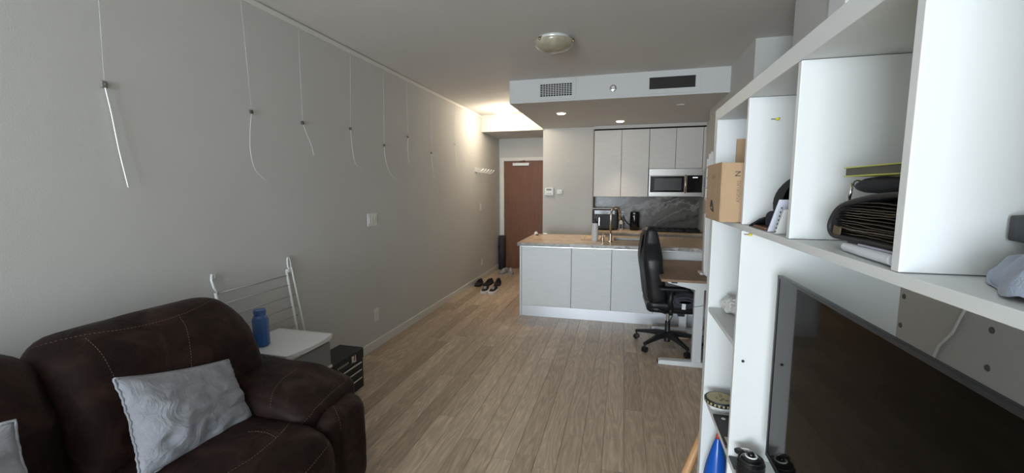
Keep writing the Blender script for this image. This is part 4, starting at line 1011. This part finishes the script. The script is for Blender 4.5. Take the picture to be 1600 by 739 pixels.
# blue bottle on the cart
t = thing('water_bottle', 'translucent blue water bottle standing on the drawer cart', 'bottle', (-2.10, 2.05, cz))
bl = mat('blue_translucent', (.06, .17, .46), .15, alpha=.72)
MB().lathe([(0, 0), (.042, 0), (.046, .006), (.046, .085), (.0445, .09), (.046, .095), (.046, .165), (.036, .186), (.033, .19), (.033, .20), (0, .20)], (-2.135, 2.04, cz+.001), 10).build('flask', bl, t, smooth=True, auto=28)
MB().lathe([(0, 0), (.041, 0), (.041, .060), (0, .060)], (-2.135, 2.04, cz+.006), 10).build('water', mat('blue_water', (.03, .11, .38), .1), t, smooth=True, auto=28)
MB().lathe([(0, 0), (.035, 0), (.035, .022), (.032, .026), (0, .026)], (-2.135, 2.04, cz+.202), 20).build('cap', mat('blue_cap', (.06, .14, .34), .3), t, smooth=True, auto=35)
# toolbox
t = thing('toolbox', 'black metal three drawer toolbox on the floor by the cart', 'toolbox', (-2.06, 2.6, 0))
tbm = mat('toolbox_black', (.012, .012, .013), .45)
B(-2.175, -1.965, 2.36, 2.815, .0, .235).build('housing', tbm, t, bevel=.004)
B(-2.178, -1.958, 2.357, 2.818, .238, .322).build('lid', tbm, t, bevel=.006)
for (z0, z1) in ((.175, .225), (.115, .165), (.03, .10)):
    dd = B(-1.966, -1.958, 2.385, 2.79, z0, z1).build('drawer', tbm, t, bevel=.002)
    B(-1.959, -1.950, 2.40, 2.775, z1-.014, z1-.004).build('drawer_pull', chrome, dd, bevel=.001)
bd = MB(); bd.box(-1.958, -1.9545, 2.66, 2.69, .245, .30); bd.box(-1.958, -1.9545, 2.70, 2.712, .25, .30); bd.box(-1.958, -1.9545, 2.66, 2.715, .245, .255)
bd.build('latch', chrome, t, bevel=.002)
bb = MB()
for k in range(6): bb.box(-1.958, -1.957, 2.50+k*.022, 2.515+k*.022, .262, .278)
bb.build('badge', mat('badge_grey', (.35, .35, .35), .4, .5), t)
MB().tube([(-2.10, 2.45, .322), (-2.10, 2.455, .338), (-2.10, 2.51, .338), (-2.10, 2.515, .322)], .005, 8).build('handle', chrome, t, smooth=True)

# shoes and rolled mat
def shoe(label, x, y, rot, upper, sole, laces, cat='shoe', group=None, s=1):
    t = thing('sneaker', label, cat, (0, 0, 0), group)
    def outline(u):  # along length -0.14..0.14 (toe at +y): half width
        return .034+.014*math.sin(min(1, u*1.15)*math.pi)**.8+.010*max(0, math.sin((u-.45)*math.pi*1.4))*(1 if u > .45 else 0)
    n = 15; pts = [(outline(k/(n-1))*(.75 if k in (0, n-1) else 1), -.14+.28*k/(n-1)) for k in range(n)]
    pts = [(a*1.10, b*1.06) for a, b in pts]; pl = [(a, b) for a, b in pts] + [(-a, b) for a, b in pts[::-1]]
    MB().prism(pl, 'z', 0, .036).build('sole', sole, t, bevel=.006)
    hp = [(0, .085), (.12, .095), (.3, .092), (.45, .082), (.62, .062), (.8, .045), (.93, .038), (1, .026)]
    def hh(u):
        for (a, b), (c, d) in zip(hp, hp[1:]):
            if u <= c: return b+(d-b)*(u-a)/(c-a)
        return .026
    def f(u, v):
        w = outline(v)*(.93 if 0 < v < 1 else .6); a = math.pi*u; H = hh(v)-.022
        x_ = w*math.cos(a)*(1-.25*math.sin(a)*(1-v)); z_ = .022+H*abs(math.sin(a))**.7
        if v < .42 and .25 < u < .75: z_ -= .030*math.sin((u-.25)*2*math.pi)*min(1, (.42-v)*8)*min(1, v*14)
        return (x_, -.135+.27*v, z_)
    MB().grid(f, 22, 26).build('upper', upper, t, smooth=True)
    for k in range(5):
        v = .47+.05*k
        MB().tube([tuple(Vector(f(u, v))+Vector((0, 0, .003))) for u in (.33, .42, .5, .58, .67)], .003, 5).build('lace', laces, t, smooth=True)
    B(-.034, .034, -.1405, -.136, .004, .022).build('heel_strip', sole, t)
    t.location = (x, y, 0); t.rotation_euler = (0, 0, rot); t.scale = (s, s, s)
    return t
bs = mat('shoe_black', (.010, .010, .011), .8); ws = mat('sole_white', (.80, .80, .78), .5); gs = fabric('shoe_grey', (.34, .33, .32)); bks = mat('sole_black', (.015, .015, .015), .6); wl = mat('lace_white', (.6, .6, .6), .7)
shoe('black sneaker with white sole, left of the front pair', -1.995, 5.99, R(184), bs, ws, wl)
shoe('black sneaker with white sole, right of the front pair', -1.868, 6.00, R(178), bs, ws, wl)
shoe('all black shoe standing against the baseboard behind the white soled pair', -2.235, 6.40, R(185), bs, bks, bs)
shoe('all black shoe in the middle behind the white soled pair', -2.095, 6.47, R(175), bs, bks, bs)
shoe('all black shoe furthest right behind the white soled pair', -1.95, 6.52, R(190), bs, bks, bs)
shoe('grey running shoe left of its pair before the door', -2.115, 7.44, R(170), gs, mat('sole_grey', (.3, .3, .3), .6), wl)
shoe('grey running shoe right of its pair before the door', -1.985, 7.46, R(196), gs, MATS['sole_grey'], wl)
t = thing('rolled_mat', 'dark grey rolled exercise mat standing in the corner by the door', 'rolled mat', (-2.245, 7.79, 0))
sp = []
for k in range(0, 101): a = k/100*2*math.pi*5; r_ = .012+.056*k/100; sp.append((-2.245+r_*math.cos(a), 7.79+r_*math.sin(a)))
vs = [(a, b, 0.001) for a, b in sp]+[(a, b, .66) for a, b in sp]; n = len(sp)
mb = MB().add(vs, [(i, i+1, n+i+1, n+i) for i in range(n-1)])
o = mb.build('foam_sheet', mat('mat_grey', (.035, .037, .042), .8), t, smooth=True); so = o.modifiers.new('s', 'SOLIDIFY'); so.thickness = .006
MB().lathe([(.066, 0), (.0715, 0), (.0715, .02), (.066, .02)], (-2.245, 7.79, .45), 24).build('strap', blk, t)
